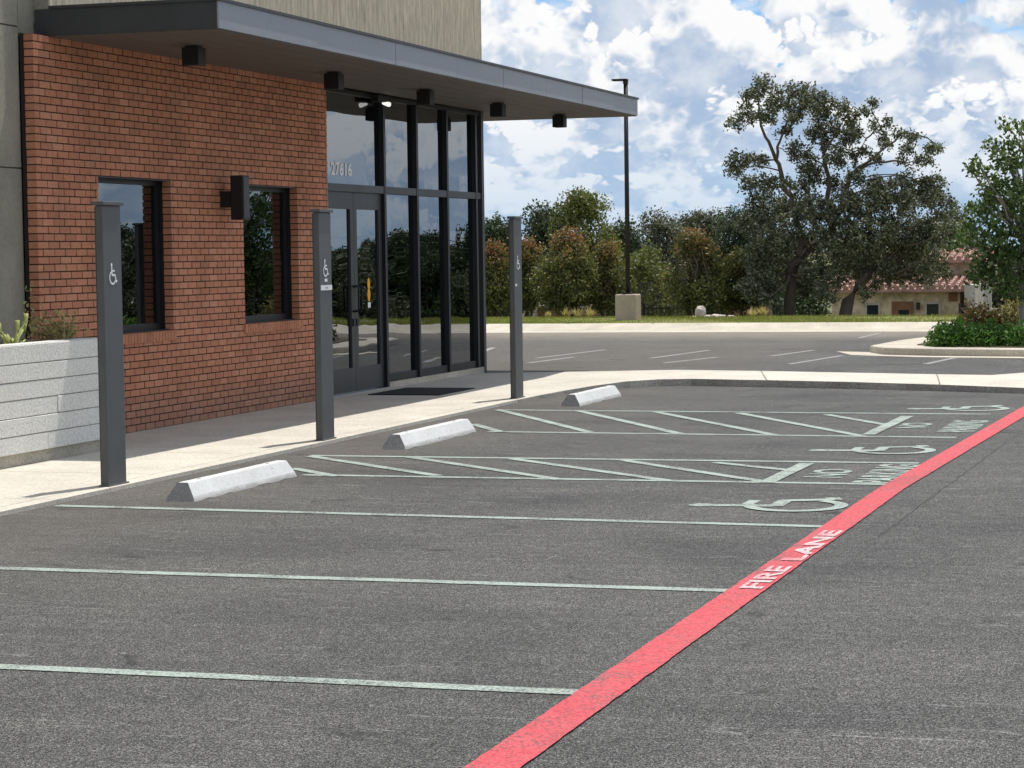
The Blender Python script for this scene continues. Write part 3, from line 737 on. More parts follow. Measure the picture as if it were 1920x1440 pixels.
# wheel stops
def wheel_stop(y0, y1, label, seed):
    xc = -7.06; L = y1-y0; r = empty('wheel_stop', (xc, (y0+y1)/2, 0), label, 'wheel stop', 'white wheel stops at the accessible stalls')
    prof = [(-.105, 0), (-.105, .028), (-.04, .128), (.04, .128), (.096, .036), (.108, 0)]
    rg = random.Random(seed); m = MB(); ns = 16; n = len(prof)
    for j in range(ns+1):
        y = -L/2 + L*j/ns; k = 1-.12*(j in (0, ns))
        yy_ = y
        for (px, pz) in prof:
            sl = .045*(pz/.128) * (1 if j == ns else -1 if j == 0 else 0)
            m.v.append((px+rg.uniform(-.0015, .0015), yy_-sl*1.0, pz*1.0+(rg.uniform(-.001, .001) if pz > 0 else .005*(j not in (0, ns))*(rg.random() < .2))))
    for j in range(ns):
        for i in range(n-1): a = j*n+i; m.f.append((a, a+1, a+n+1, a+n))
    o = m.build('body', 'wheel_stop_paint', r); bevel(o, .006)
    MB().poly(m.v[:n]).build('end_face', 'wheel_stop_end', r); MB().poly(m.v[-n:]).build('end_face', 'wheel_stop_paint', r)
    for yy2 in (-L*.33, L*.33): MB().tube([(0, yy2, .120), (0, yy2, .1305)], [.014, .014], 10).build('anchor_pin', 'rust_stone', r)
    return r
wheel_stop(14.66, 16.50, 'nearest white wheel stop, scuffed at its near end', 1)
wheel_stop(18.93, 20.90, 'middle white wheel stop between the two hatched aisles', 2)
wheel_stop(24.52, 26.32, 'farthest white wheel stop beside the far sign post', 3)

# planter
pl = empty('concrete_planter', (-9.42, 16.0, .03), 'white board-formed concrete planter wall at the left edge', 'planter')
PO = (-9.42, 16.0, .03)
def ppart(name, mb, mat, parent=pl): return mb.build(name, mat, parent, PO)
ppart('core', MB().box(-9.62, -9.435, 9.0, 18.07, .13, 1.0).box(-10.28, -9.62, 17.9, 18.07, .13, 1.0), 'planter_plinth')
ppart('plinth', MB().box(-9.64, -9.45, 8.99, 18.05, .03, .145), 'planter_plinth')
zc = [.13, .275, .42, .565, .71, .855, 1.012]; pr = random.Random(3)
splits = [[9.0, 14.6, 17.10, 18.10], [9.0, 13.1, 18.10], [9.0, 15.7, 17.28, 18.10], [9.0, 14.0, 18.10], [9.0, 16.2, 18.10], [9.0, 13.4, 18.10]]
for i in range(6):
    sp = splits[i]
    for j in range(len(sp)-1):
        of = pr.uniform(-.004, .004)
        bevel(ppart('concrete_board', MB().box(-9.437, -9.42+of, sp[j]+.003, sp[j+1]-.003, zc[i]+.004, zc[i+1]-.003), 'planter_concrete'), .004, 1)
ppart('coping', MB().box(-9.62, -9.4375, 9.0, 18.098, 1.001, 1.014), 'planter_concrete')
ppart('soil', MB().box(-10.29, -9.62, 9.0, 17.9, .5, .93), 'soil')

# ---- leaf and plant machinery
def leaf_mesh(name, pts, size, mat, seed, aspect=.55, origin=(0, 0, 0), flat=.0):
    rg = np.random.default_rng(seed); pts = np.asarray(pts, float) - np.asarray(origin); n = len(pts)
    a = rg.normal(size=(n, 3)); a[:, 2] *= (1-flat); a /= np.linalg.norm(a, axis=1)[:, None]
    b = rg.normal(size=(n, 3)); b -= (b*a).sum(1)[:, None]*a; b /= np.linalg.norm(b, axis=1)[:, None]
    s = size*rg.uniform(.6, 1.35, n)[:, None]; u, v = a*s*.5, b*s*.5*aspect
    q = np.stack([pts-u, pts+v, pts+u, pts-v], 1).reshape(-1, 3)
    me = bpy.data.meshes.new(name); me.vertices.add(4*n); me.vertices.foreach_set('co', q.ravel().astype(np.float32))
    me.loops.add(4*n); me.loops.foreach_set('vertex_index', np.arange(4*n, dtype=np.int32)); me.polygons.add(n)
    me.polygons.foreach_set('loop_start', np.arange(0, 4*n, 4, dtype=np.int32)); me.update(); me.validate(); me.materials.append(MAT[mat])
    return me
def clump_points(rg, c, r, n_tw, per, tw_sd, shell=.55):
    c = np.asarray(c, float); r = np.asarray(r, float)
    d = rg.normal(size=(n_tw, 3)); d /= np.linalg.norm(d, axis=1)[:, None]
    rad = rg.uniform(shell**3, 1, n_tw)**(1/3)
    t = c + d*rad[:, None]*r
    return t, (t[:, None, :] + rg.normal(0, tw_sd, (n_tw, per, 3))).reshape(-1, 3)
def limb(m, rg, a, b, r0, r1, bend=.12, n=6, seg=6):
    a, b = np.asarray(a, float), np.asarray(b, float); L = np.linalg.norm(b-a)
    off = rg.normal(0, bend*L, 3); pts, rad = [], []
    for i in range(n+1):
        t = i/n; p = a+(b-a)*t + off*math.sin(math.pi*t) + (rg.normal(0, .02*L, 3) if 0 < i < n else 0)
        pts.append(p); rad.append(r0+(r1-r0)*t**.8)
    m.tube(pts, rad, seg); return pts
def tree_parts(root, clumps, forks, trunk_path, trunk_r, bark, leaf, leaf_size, density, per, tw_sd, seed, twig=True, shell=.5, seg=7):
    """clumps: (centre, radii, fork index, density factor), all in local coordinates of root"""
    rg = np.random.default_rng(seed); tk = MB(); br = MB(); L = []
    tk.tube(trunk_path, trunk_r, 10)
    for (c, r, fk, df) in clumps:
        fp, fr = forks[fk]; r3 = np.asarray(r if hasattr(r, '__len__') else (r, r, r), float)
        pts = limb(br, rg, fp, c, fr, max(.012, fr*.3), .10, 7, seg)
        vol = r3[0]*r3[1]*r3[2]; nt = max(6, int(density*df*vol**(2/3)))
        t, lv = clump_points(rg, c, r3, nt, per, tw_sd, shell); L.append(lv)
        if twig:
            src = [np.asarray(p) for p in pts[3:]]
            for k in range(0, nt, 2):
                s = min(src, key=lambda p: np.linalg.norm(p-t[k])) if rg.random() < .7 else np.asarray(c)
                limb(br, rg, s, t[k], max(.008, fr*.16), .004, .12, 2, 4)
    tk.build('trunk', bark, root, smooth=True); br.build('branches', bark, root, smooth=True)
    me = leaf_mesh('crown', np.concatenate(L), leaf_size, leaf, seed+1)
    return link_mesh('crown', me, root)

# planter plants
def sprig_plant(name, loc, label, stems, h, mat_stem, mat_leaf, seed, leaf=.05, spread=.35, nl=26, cat='plant'):
    r = empty(name, loc, label, cat); rg = np.random.default_rng(seed); m = MB(); L = []
    for i in range(stems):
        th = rg.uniform(0, 6.28); hh = h*rg.uniform(.45, 1.0); e_ = np.array([math.cos(th)*spread*rg.uniform(.3, 1), math.sin(th)*spread*rg.uniform(.5, 1.3), hh])
        p = limb(m, rg, (0, 0, -.05), e_, .008, .004, .15, 5, 5)
        for q in p[2:]: L.append(np.asarray(q)+rg.normal(0, .035, (nl//4, 3)))
        for k in range(2):
            e2 = np.asarray(p[3])+rg.normal(0, .1, 3)+np.array([0, 0, .06]); limb(m, rg, p[3], e2, .005, .003, .1, 3, 4); L.append(e2+rg.normal(0, .03, (nl//4, 3)))
    m.build('stems', mat_stem, r, smooth=True); link_mesh('leaves', leaf_mesh('leaves', np.concatenate(L), leaf, mat_leaf, seed), r); return r
sprig_plant('dry_shrub', (-9.74, 17.80, .93), 'small dry twiggy shrub at the right end of the planter', 18, .27, 'dry_stem', 'twig_leaf', 5, .045, .24, 24)
sc_ = empty('succulent_plant', (-9.72, 17.08, .93), 'pale yellow-green succulent with upright stalks at the left end of the planter', 'plant')
rg = np.random.default_rng(8); m = MB(); m2 = MB()
for i in range(34):
    th = rg.uniform(0, 6.28); el = rg.uniform(.5, 1.3); L_ = rg.uniform(.10, .19)
    d = np.array([math.cos(th)*math.cos(el), math.sin(th)*math.cos(el), math.sin(el)])
    m.tube([(0, 0, 0), d*L_*.4+np.array([0, 0, .01]), d*L_*.8, d*L_], [.012, .020, .013, .002], 6)
for k, (dy, dx, hh) in enumerate(((.14, .05, .27), (.20, .0, .20), (-.05, .08, .22), (-.2, 0, .20))):
    m2.tube([(0, 0, 0), (dx*.5, dy*.4, hh*.5), (dx, dy, hh)], [.010, .010, .008], 6); m2.tube([(dx, dy, hh-.03), (dx, dy*1.08, hh+.05)], [.016, .020], 7)
m.build('leaves', 'succulent', sc_, smooth=True); m2.build('flower_stalks', 'succulent', sc_, smooth=True)

# lamp post
lp_p = gd(1187, 599, .13); LP = (lp_p.x, 51.2, .12)
lamp = empty('lamp_post', LP, 'tall black lamp post on a square concrete base beyond the far kerb', 'lamp post')
bevel(MB().box(-.245, .245, -.245, .245, -.2, .60).build('concrete_base', 'lamp_base_concrete', lamp), .03)
MB().box(-.10, .10, -.10, .10, .60, .64).build('base_cover', 'pole_black', lamp)
MB().tube([(0, 0, .62), (0, 0, 5.36)], [.056, .05], 12).build('pole', 'pole_black', lamp, smooth=True)
MB().box(-.05, .05, -.05, .05, 5.36, 5.43).build('bracket', 'pole_black', lamp)
bevel(MB().box(-.31, .05, -.12, .10, 5.43, 5.475).build('lamp_head', 'pole_black', lamp), .02)

# ------------------------------------------------------------------ trees
def oak():
    Yo = 57.0; base = at(1480, 592, Yo); base.z = terrain_z(Yo); r = empty('oak_tree', base, 'large spreading live oak with open crown beyond the far kerb', 'tree')
    S = lambda px, py, dy=0: np.array(at(px, py, Yo+dy)) - np.array(base)
    tr = [np.array([0, 0, -.2]), S(1480, 560), S(1486, 530), S(1480, 510)]
    tr2 = [S(1580, 592, -.5)-np.array([0, 0, .3]), S(1590, 565, -.4), S(1610, 535, -.2), S(1640, 505, 0)]
    m = MB(); m.tube(tr2, [.17, .15, .12, .10], 10); m.build('trunk', 'bark', r, smooth=True)
    forks = [(S(1480, 512), .05), (S(1500, 440), .04), (S(1640, 508), .045), (S(1560, 430, .3), .04), (S(1455, 300), .024), (S(1545, 290), .024), (S(1590, 330), .024)]
    rg = np.random.default_rng(3); m = MB()
    ext = []
    for a, b, ra, rb in ((forks[0][0], forks[1][0], .12, .085), (forks[1][0], forks[4][0], .08, .05), (forks[3][0], forks[5][0], .08, .05), (forks[3][0], forks[6][0], .075, .05), (forks[0][0], forks[3][0], .11, .08),
                         (forks[4][0], S(1420, 180), .05, .02), (forks[4][0], S(1480, 215), .045, .02), (S(1480, 240), S(1530, 180), .035, .015), (forks[5][0], S(1600, 200), .04, .02),
                         (forks[6][0], S(1690, 250), .045, .02), (forks[6][0], S(1700, 305), .045, .02), (S(1690, 250), S(1760, 275), .025, .012), (forks[5][0], S(1540, 230), .04, .02), (S(1600, 315), S(1650, 235), .035, .015)):
        pp = limb(m, rg, a, b, ra, rb, .07, 8, 8); ext += [(np.asarray(q), .35*(ra+(rb-ra)*i/8)) for i, q in enumerate(pp) if i > 1]
    m.build('limbs', 'bark', r, smooth=True)
    k = 1/76.0; C = []
    nf = len(forks)
    for q, ra in ext: forks.append((q, max(.012, ra)))
    def c(px, py, rpx, fk, df=1.0, dy=0.0):
        p = S(px, py, dy); cand = range(nf, len(forks)) if fk > 3 else range(len(forks))
        fk = min(cand, key=lambda i: np.linalg.norm(forks[i][0]-p) + (2.0 if forks[i][0][2] > p[2]+.1 else 0))
        C.append((S(px, py, dy), (rpx*k, rpx*k*1.1, rpx*k*.85), fk, df))
    up = [(1430, 160, 26, 4), (1405, 185, 22, 4), (1460, 185, 28, 4), (1495, 170, 24, 4), (1530, 185, 26, 4), (1400, 215, 22, 4), (1375, 235, 16, 4), (1440, 215, 24, 4), (1490, 215, 26, 4), (1535, 210, 24, 5),
          (1555, 200, 18, 5), (1580, 205, 20, 5), (1600, 225, 20, 5), (1625, 205, 13, 5), (1635, 195, 9, 5), (1560, 240, 24, 5), (1530, 250, 24, 5), (1590, 255, 22, 6), (1640, 235, 14, 6), (1660, 230, 12, 6), (1610, 245, 14, 6),
          (1385, 305, 26, 4), (1420, 300, 20, 4), (1375, 320, 16, 4), (1440, 345, 26, 4), (1405, 345, 22, 4), (1510, 300, 28, 5), (1530, 330, 28, 5), (1490, 280, 18, 5), (1560, 300, 24, 6), (1580, 275, 20, 6),
          (1690, 255, 14, 6), (1715, 255, 16, 6), (1740, 275, 16, 6), (1760, 280, 10, 6), (1700, 280, 16, 6), (1725, 295, 12, 6), (1660, 270, 14, 6), (1645, 300, 15, 6), (1620, 285, 14, 6), (1605, 330, 20, 6), (1570, 345, 24, 6), (1690, 300, 12, 6), (1740, 300, 9, 6), (1655, 255, 11, 6), (1470, 245, 16, 4), (1550, 270, 16, 5), (1605, 295, 14, 6), (1512, 195, 18, 4), (1478, 345, 18, 4), (1505, 350, 18, 5)]
    for i, (px, py, rr_, fk) in enumerate(up): c(px, py, rr_*.88, fk, 1.25, rg.uniform(-.7, .7))
    low = [(1440, 390, 40, 1), (1410, 425, 36, 1), (1490, 390, 40, 1), (1460, 440, 44, 1), (1530, 400, 44, 3), (1580, 390, 40, 3), (1630, 385, 44, 2), (1680, 370, 40, 2), (1640, 350, 26, 2), (1720, 365, 34, 2), (1750, 350, 28, 2), (1765, 385, 30, 2),
           (1700, 330, 16, 2), (1425, 480, 40, 0), (1470, 500, 44, 0), (1520, 460, 48, 0), (1580, 450, 48, 3), (1640, 440, 48, 2), (1700, 430, 46, 2), (1750, 430, 36, 2), (1540, 510, 44, 0), (1600, 500, 40, 2), (1660, 480, 36, 2), (1720, 470, 30, 2),
           (1430, 530, 34, 0), (1515, 540, 26, 0), (1550, 548, 26, 0), (1440, 560, 18, 0), (1405, 545, 26, 0), (1760, 470, 24, 2), (1700, 500, 22, 2), (1655, 520, 15, 2), (1755, 505, 18, 2), (1722, 452, 32, 2), (1782, 440, 28, 2), (1745, 525, 9, 2), (1620, 548, 14, 2), (1690, 528, 9, 2), (1665, 505, 20, 2), (1710, 512, 16, 2), (1735, 500, 20, 2), (1640, 540, 10, 2), (1770, 515, 10, 2), (1675, 525, 12, 2), (1720, 525, 12, 2)]
    for (px, py, rr_, fk) in low: c(px, py, rr_, fk, 1.15, rg.uniform(-1.2, 1.2))
    tree_parts(r, C, forks, tr, [.15, .13, .12, .11], 'bark', 'oak_leaf', .080, 235, 26, .064, 21, True, .25)
    return r
oak()

def bush_tree(name, loc, label, group, h, wdt, seed, bark, leaf, leaf_size, nclump, density, base_z=.25, stems=4, cone=False, per=10, twig=True, top_spread=1.0):
    r = empty(name, loc, label, 'tree', group); rg = np.random.default_rng(seed); m = MB(); C = []; F = []
    for s in range(stems):
        a = s*6.28/stems+rg.uniform(-.4, .4); e_ = (math.cos(a)*wdt*.16, math.sin(a)*wdt*.16, h*base_z*1.3)
        limb(m, rg, (math.cos(a)*.04, math.sin(a)*.04, -.15), e_, .018*h, .012*h, .05, 5, 7); F.append((np.array(e_), .011*h))
    for i in range(nclump):
        t = rg.random()**.8; z = h*(base_z + (1-base_z)*t*.93); wz = wdt*.5*(math.sin(math.pi*(.22+.72*t)) if not cone else (1.05-t)*(.6+.4*min(1, t*5)))
        a = rg.uniform(0, 6.28); q = math.sqrt(rg.random())
        c = np.array([math.cos(a)*wz*q*.85, math.sin(a)*wz*q*.85, z]); rr_ = h*rg.uniform(.05, .155)*(1.1-.35*t)
        C.append((c, (rr_*1.15, rr_*1.15, rr_), int(rg.integers(stems)), 1.0))
    tree_parts(r, C, F, [(0, 0, -.2), (0, 0, h*base_z*.5)], [.016*h, .012*h], bark, leaf, leaf_size, density, per, leaf_size*.9, seed+5, twig, .25, 5)
    m.build('stems', bark, r, smooth=True)
    return r
# crape myrtles along the verge
G1 = 'red tinted crape myrtles behind the verge'
for i, (px, top, Y, wd, lb) in enumerate(((925, 462, 56.5, 1.35, 'bushy myrtle with reddish top at the left, between storefront and far sign post'), (985, 448, 57.5, 1.7, 'reddish topped myrtle just right of the far sign post'),
                                       (1065, 440, 56.0, 2.1, 'broad myrtle with rust red top left of the lamp post'), (1140, 466, 56.8, 1.6, 'green and rust myrtle directly left of the lamp post'),
                                       (1305, 437, 56.4, 2.2, 'wide green and rust myrtle right of the lamp post'), (1385, 475, 57.5, 1.6, 'small rust tinted myrtle tucked beside the live oak'))):
    b = at(px, 595, Y); zt = at(px, top, Y).z; b.z = terrain_z(Y)
    bush_tree('crape_myrtle', b, lb, G1, zt-b.z+.06, wd*.86, 40+i, 'bark', 'myrtle_leaf', .078, 60, 330, .16, 5)
# mid-distance trees showing above them
for i, (px, top, Y, wd, lf, lb, cone) in enumerate(((1025, 390, 70, 2.0, 'far_leaf', 'dark green tree with pointed top above the myrtles', True), (1098, 366, 68, 2.3, 'yellowgreen_leaf', 'olive green rounded tree rising highest left of the lamp post', False),
                                                (1238, 405, 78, 2.3, 'oak_leaf', 'dark round-topped tree right behind the lamp post', False), (1310, 398, 82, 2.6, 'oak_leaf', 'sparse dark tree with bare top twigs behind the wide myrtle', False),
                                                (1388, 398, 80, 2.4, 'far_leaf', 'dark tree showing just left of the live oak', False), (1162, 418, 74, 1.6, 'far_leaf', 'low dark tree directly behind the lamp post', True), (1215, 470, 66, 2.0, 'yellowgreen_leaf', 'pale green low tree right of the lamp base', False),
                                                (930, 424, 76, 1.8, 'far_leaf', 'dark tree top just right of the storefront corner', True), (1770, 388, 112, 4.4, 'oak_leaf', 'dark tree filling the gap between live oak and young tree', False))):
    b = at(px, 600, Y); zt = at(px, top, Y).z; b.z = terrain_z(Y)
    bush_tree('background_tree', b, lb, 'trees standing behind the verge', zt-b.z+.1, wd*1.25, 70+i, 'bark', lf, .10, 38, 230, .14, 1, cone, 9)
# young tree on the island, partly out of frame
b = Vector((-3.42, 38.3, .12)); 
yt = empty('young_tree', b, 'young bright green tree on the planting island at the right edge', 'tree')
rg = np.random.default_rng(77); C = []; F = [(np.array([0, 0, 1.05]), .03), (np.array([.03, 0, 1.7]), .026), (np.array([.04, .0, 2.4]), .02)]
def sy(px, py, dy=0): return np.array(at(px, py, 38.3+dy)) - np.array(b)
for (px, py, rp, fk) in ((1885, 235, 13, 2), (1893, 270, 18, 2), (1880, 295, 18, 2), (1862, 272, 8, 2), (1905, 310, 22, 2), (1915, 240, 12, 2), (1930, 290, 24, 2), (1835, 305, 14, 1), (1822, 318, 8, 1), (1848, 325, 16, 1), (1860, 350, 22, 1), (1890, 350, 26, 1), (1920, 360, 28, 1), (1845, 380, 22, 1),
                        (1835, 400, 22, 1), (1870, 395, 28, 1), (1905, 400, 30, 1), (1940, 395, 30, 1), (1820, 435, 24, 0), (1855, 440, 30, 0), (1895, 450, 32, 0), (1935, 450, 34, 0), (1970, 430, 30, 0), (1840, 480, 26, 0), (1875, 490, 30, 0), (1915, 495, 32, 0), (1955, 490, 30, 0), (1850, 525, 24, 0), (1890, 535, 28, 0), (1930, 535, 28, 0), (1805, 460, 16, 0), (1825, 510, 16, 0), (1985, 470, 28, 0)):
    C.append((sy(px, py, rg.uniform(-.35, .35)), (rp/114, rp/114*1.1, rp/114), fk, 1.0))
tree_parts(yt, C, F, [(0, 0, -.1), (.01, 0, .6), (.02, 0, 1.4), (.03, 0, 2.4), sy(1897, 270)], [.05, .045, .036, .024, .01], 'pale_bark', 'young_leaf', .085, 420, 12, .06, 90, False, .1)
# island hedge and shrubs
def shrub(name, loc, label, group, rx, ry, h, leaf, size, seed, n=900, cat='shrub', spiky=False):
    r = empty(name, loc, label, cat, group); rg = np.random.default_rng(seed); m = MB(); P = []
    for i in range(16):
        th = rg.uniform(0, 6.28); q = math.sqrt(rg.random()); e_ = np.array([math.cos(th)*rx*q*.9, math.sin(th)*ry*q*.9, h*rg.uniform(.55, .95)])
        limb(m, rg, (0, 0, -.05), e_, .012, .005, .1, 3, 4)
    t = rg.normal(size=(n, 3)); t /= np.linalg.norm(t, axis=1)[:, None]; t[:, 2] = np.abs(t[:, 2]); rad = rg.uniform(.25, 1, n)**.5
    t = t*rad[:, None]*np.array([rx, ry, h])*(1+.15*np.sin(t[:, :1]*9+seed)); P = (t[:, None, :]+rg.normal(0, size*.6, (n, 5, 3))).reshape(-1, 3); P[:, 2] = np.maximum(P[:, 2], .01)
    m.build('stems', 'bark', r, smooth=True); link_mesh('leaves', leaf_mesh('leaves', P, size, leaf, seed, .4 if spiky else .6), r); return r
hl = ['low bright green hedge shrub at the left tip of the island', 'second low green hedge shrub from the island tip', 'low green hedge shrub under the young tree at the frame edge']
for i, x in enumerate((-4.42, -3.86, -3.30, -2.7, -2.1, -1.4, -.6, .3, 1.3, 2.5, 3.8, 5.2, 6.8)):
    shrub('hedge_shrub', (x, 37.3-.09*(x+4.4), .13), hl[i] if i < 3 else 'low green hedge shrub on the island beyond the right frame edge', 'low hedge along the island', .36 if i < 3 else .5, .45, .34 if i < 3 else .5, 'hedge_leaf', .075, 200+i, 800, 'shrub', True)
for i, (px, py, h, lf, lb) in enumerate(((1825, 625, .62, 'mixed_leaf', 'reddish twiggy shrub behind the island hedge'), (1862, 620, .55, 'mixed_leaf', 'brown green shrub left of the young trunk on the island'), (1905, 615, .72, 'twig_leaf', 'pale flowering shrub at the right frame edge behind the hedge'))):
    q = at(px, py, 39.4); shrub('island_shrub', (q.x, 39.4, .13), lb, 'mixed shrubs on the island', .34, .34, h, lf, .06, 230+i, 500)

# ornamental grasses and rocks on the verge
for i, (px, lb) in enumerate(((1062, 'left tuft of straw coloured grass before the low wall'), (1084, 'middle tuft of straw coloured grass before the low wall'), (1106, 'right tuft of straw coloured grass before the low wall'), (1028, 'small straw tuft next to the stone pillar'), (1412, 'straw tuft in front of the brown wall by the oak'), (1432, 'straw tuft closest to the live oak trunk'))):
    q = at(px, 595, 53.6); rt = empty('grass_tuft', (q.x, 53.6, terrain_z(53.6)), lb, 'grass tuft', 'straw coloured ornamental grass tufts')
    rg = np.random.default_rng(300+i); m = MB()
    for k in range(70):
        th = rg.uniform(0, 6.28); el = rg.uniform(.7, 1.45); L_ = rg.uniform(.2, .36)*(1 if i not in (3,) else .7)
        e_ = np.array([math.cos(th)*math.cos(el), math.sin(th)*math.cos(el), math.sin(el)])*L_; nn = np.array([-math.sin(th), math.cos(th), 0])*.008
        m.poly([nn, -nn, e_*.6-nn, e_*.6+nn]); m.poly([e_*.6+nn, e_*.6-nn, e_+np.array([0, 0, -.03])])
    m.build('blades', 'straw', rt)
def rock(loc, sx, sy_, sz, label, seed, mat='rock'):
    bm = bmesh.new(); bmesh.ops.create_icosphere(bm, subdivisions=2, radius=1); rg = random.Random(seed)
    for v in bm.verts: k = 1+rg.uniform(-.16, .16); v.co = Vector((v.co.x*sx*k, v.co.y*sy_*k, (v.co.z*.9+.6)*sz*k))
    me = bpy.data.meshes.new('rock'); bm.to_mesh(me); bm.free(); me.materials.append(MAT[mat]); o = link_mesh('rock', me); o.location = loc
    return tag(o, label, 'rock', 'landscape rocks on the verge')
for i, (px, Y, s, lb) in enumerate(((1313, 53.2, .13, 'tall pinkish rock at the left end of the brown wall'), (1302, 53.0, .07, 'small pale rock left of the pinkish rock'), (1328, 52.9, .10, 'whitish rock right of the pinkish rock'), (1345, 52.9, .12, 'long whitish rock before the brown wall'), (1370, 52.9, .09, 'last whitish rock under the brown wall'))):
    q = at(px, 595, Y); rock((q.x, Y, terrain_z(Y)), s*(1.6 if i in (3,) else 1), s, s*(1.5 if i == 0 else .55), lb, i)

# low walls, pillar and metal fence beyond the crest
def low_wall(px0, px1, Y, top, label, cap='pale_stone'):
    a, b = at(px0, 600, Y), at(px1, 600, Y); zt = at((px0+px1)/2, top, Y).z; zb = terrain_z(Y)-.1
    r = empty('low_wall', ((a.x+b.x)/2, Y, zb), label, 'wall', 'low brown walls beyond the verge'); w2 = (b.x-a.x)/2; hz_ = zt-zb
    n = max(3, int((b.x-a.x)/.42)); rows = max(2, int(hz_/.2)); rg = random.Random(px0)
    MB().box(-w2, w2, .02, .3, 0, hz_).build('core', 'joint', r)
    bl = MB().box(0, 2*w2/n-.012, -.0, .05, 0, hz_/rows-.012).data('stone_block', 'rust_stone')
    for j in range(rows):
        for i in range(n): o = link_mesh('stone_block', bl, r); o.location = (-w2+i*2*w2/n, rg.uniform(-.02, .0), j*hz_/rows)
    MB().box(-w2-.04, w2+.04, -.06, .34, hz_, hz_+.07).build('coping', cap, r)
low_wall(1007, 1130, 60.5, 577, 'low brown stone wall with pale coping left of the lamp post')
low_wall(1366, 1444, 60.5, 568, 'low brown stone wall with pale coping beside the live oak')
q0, q1 = at(976, 600, 60.2), at(1004, 600, 60.2); zt = at(990, 573, 60.2).z; zb = terrain_z(60.2)-.1
pr_ = empty('stone_pillar', ((q0.x+q1.x)/2, 60.2, zb), 'pale stone pillar at the left end of the low wall', 'pillar'); hw = (q1.x-q0.x)/2
for j in range(5):
    for i in range(2): MB().box(-hw if i == 0 else .01, -.01 if i == 0 else hw, -hw-random.Random(j*2+i).uniform(0, .02), hw, j*(zt-zb)/5, (j+1)*(zt-zb)/5-.012).build('stone_block', 'pale_stone', pr_)
MB().box(-hw-.05, hw+.05, -hw-.06, hw+.05, zt-zb, zt-zb+.08).build('cap', 'pale_stone', pr_)
for px0, px1, lb in ((900, 976, 'dark metal picket fence left of the stone pillar'), (1208, 1305, 'dark metal picket fence right of the lamp base'), (1130, 1172, 'short dark metal fence between low wall and lamp base')):
    Yf = 58.5; a, b_ = at(px0, 600, Yf), at(px1, 600, Yf); zt = at(px0, 572, Yf).z; zb = terrain_z(Yf)
    r = empty('metal_fence', ((a.x+b_.x)/2, Yf, zb), lb, 'fence', 'dark metal picket fences beyond the verge'); L = b_.x-a.x; hh = zt-zb; m = MB()
    MB().box(-L/2, L/2, -.015, .015, hh-.10, hh-.06).box(-L/2, L/2, -.015, .015, .1, .14).build('rails', 'fence_metal', r)
    x = -L/2
    while x < L/2: m.box(x, x+.022, -.011, .011, 0, hh); x += .11
    tag(m.build('pickets', 'fence_metal', r), kind='stuff')
    for x in (-L/2, L/2): MB().box(x-.04, x+.04, -.04, .04, 0, hh+.05).build('fence_post', 'fence_metal', r)

# ------------------------------------------------------------------ house with tiled roofs
HY = 97.0; zb = terrain_z(HY)
hp = lambda px, py, dy=0: at(px, py, HY+dy)
ho = Vector((hp(1700, 600).x, HY, zb))
house = empty('stone_house', ho, 'tan stone house with pink clay tile roofs behind the oak', 'house')
HO = tuple(ho)
def hpart(name, mb, mat, parent=house): return mb.build(name, mat, parent, HO)
xl, xr, ze = hp(1560, 540).x, hp(1800, 540).x, hp(1700, 541).z
hpart('wall', MB().box(xl, xr, HY, HY+7, zb-.3, ze), 'house_stone')
def hwin(px0, px1, py0, name='window', fm='timber', sub='pane'):
    a, b = hp(px0, py0), hp(px1, py0); z1 = a.z; z0 = zb + (.9 if name == 'window' else 0)
    o = hpart(name, MB().box(a.x-.08, b.x+.08, HY-.06, HY-.005, z0-.08, z1+.10).box(a.x, b.x, HY-.09, HY-.061, z0, z0+.05), 'pale_stone' if name == 'window' else 'timber')
    hpart(sub, MB().box(a.x, b.x, HY-.075, HY-.062, z0+.051, z1), 'far_glass' if name == 'window' else 'timber', o)
    if name == 'door': hpart('door_glass', MB().box(a.x+.2, b.x-.1, HY-.09, HY-.076, z0+.2, z1-.25), 'far_glass', o)
hwin(1626, 1647, 572); hwin(1676, 1709, 570, 'door', sub='leaf'); hwin(1738, 1760, 570); 
hpart('wall_lamp', MB().box(hp(1719, 565).x, hp(1725, 565).x, HY-.2, HY-.01, hp(1722, 580).z, hp(1722, 567).z), 'black_box')
hpart('shutter', MB().box(hp(1779, 550).x, hp(1795, 550).x, HY-.08, HY-.01, hp(1785, 565).z, hp(1785, 549).z), 'timber')
def tile_roof(x0, x1, y0, y1, z0, z1):
    rf = hpart('roof', MB().poly([(x0, y0, z0), (x1, y0, z0), (x1, y1, z1), (x0, y1, z1)]).poly([(x0, y0, z0-.12), (x1, y0, z0-.12), (x1, y0, z0), (x0, y0, z0)]), 'roof_tile')
    d = np.array([0, y1-y0, z1-z0]); L = np.linalg.norm(d); d /= L
    n = int((x1-x0)/.30); k = max(2, int(L/.5)); tm = MB(); rg = random.Random(2)
    for j in range(k):
        for i in range(n):
            p = np.array([x0+(i+.5)*(x1-x0)/n, y0, z0]) + d*(j*L/k) + np.array([0, 0, .05+rg.uniform(0, .02)]); q = p + d*(L/k+.08)
            tm.tube([p, q], [.12, .09], 6)
    tag(hpart('tiles', tm, 'roof_tile', rf), kind='stuff')
tile_roof(xl-.4, xr+.35, HY-.6, HY+3.0, ze-.02, hp(1700, 521).z)
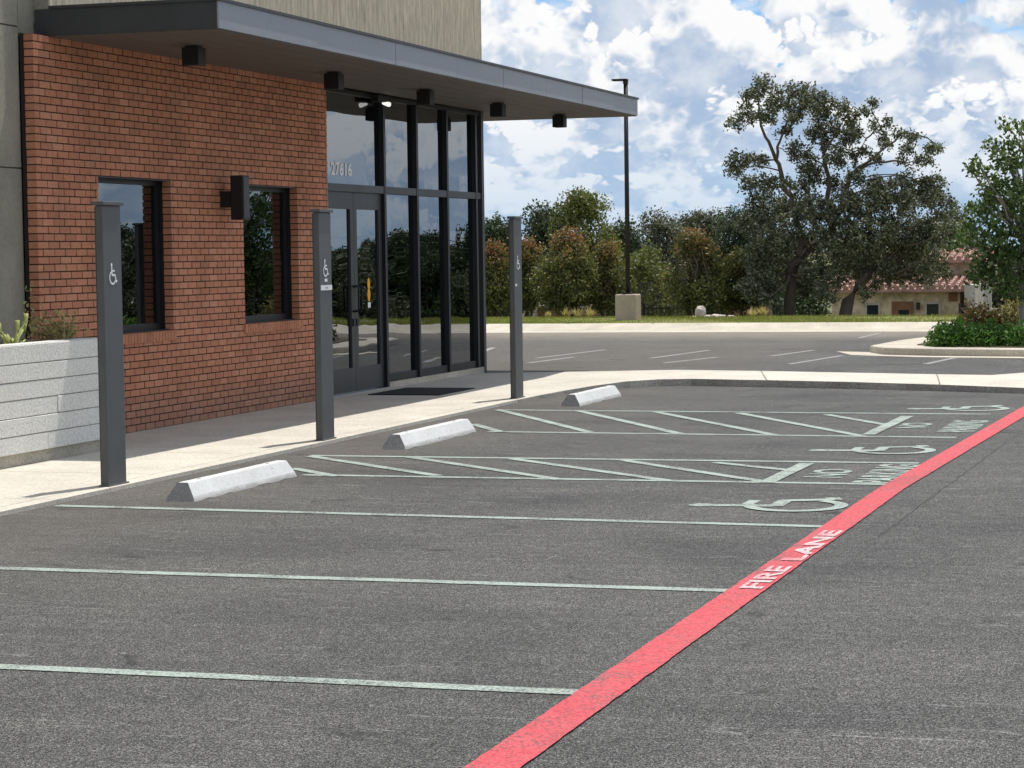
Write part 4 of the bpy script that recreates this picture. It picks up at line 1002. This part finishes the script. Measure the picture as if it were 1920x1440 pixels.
x2, x3 = hp(1735, 480).x, hp(1835, 480).x; zu = hp(1790, 487).z
hpart('upper_wall', MB().box(x2, x3, HY+3.0, HY+8, ze, zu), 'house_stone')
tile_roof(x2-.4, x3+.4, HY+2.4, HY+5.5, zu-.02, hp(1790, 468).z)
x4, x5 = hp(1800, 545).x, hp(1836, 545).x
hpart('stone_wing', MB().box(x4+.36, x5, HY-1.6, HY+5, zb-.3, hp(1815, 533).z), 'pale_stone')
for px in (1808, 1818, 1829): hpart('slit_window', MB().box(hp(px-2, 560).x, hp(px+2.5, 560).x, HY-1.66, HY-1.59, hp(px, 590).z, hp(px, 557+abs(px-1818)).z), 'far_glass')
hpart('garden_wall', MB().box(x5+.02, x5+9, HY-1.2, HY-.8, zb-.3, hp(1860, 577).z), 'pale_stone')

# ------------------------------------------------------------------ distant tree line, carried on beyond the frame
protos = []
for i, (h, wd, lf) in enumerate(((7.4, 7.5, 'far_leaf'), (6.6, 7.0, 'oak_leaf'), (8.0, 7.2, 'far_leaf'), (6.9, 8.0, 'oak_leaf'))):
    p = bush_tree('distant_tree', (0, 0, 0), 'dark green tree of the distant tree line, behind the verge trees', 'trees of the distant tree line', h, wd, 120+i, 'bark', lf, .24, 56, 95, .08, 1, False, 9, False)
    protos.append(p)
rg = random.Random(17); first = [True]*4
spots = []
x = -46
while x < 66: spots.append((x+rg.uniform(-1, 1), 118+rg.uniform(-6, 6)+max(0, x)*.1)); x += 3.9 if x < -4 else 2.6
x = -8+10
while x < 56: spots.append((x+rg.uniform(-1, 1), 92+rg.uniform(-5, 5))); x += 3.2
x = -78
while x < 110: spots.append((x+rg.uniform(-2, 2), 172+rg.uniform(-8, 8))); x += 6.2
for (x, y) in spots:
    k = rg.randrange(4); o = protos[k] if first[k] else copy_tree(protos[k]); first[k] = False
    s = rg.uniform(.82, 1.12)*(.78 if x < -3 else .82); o.location = (x, y, terrain_z(y)); o.rotation_euler = (0, 0, rg.uniform(0, 6.28)); o.scale = (s, s, s)
bpy.context.view_layer.update()
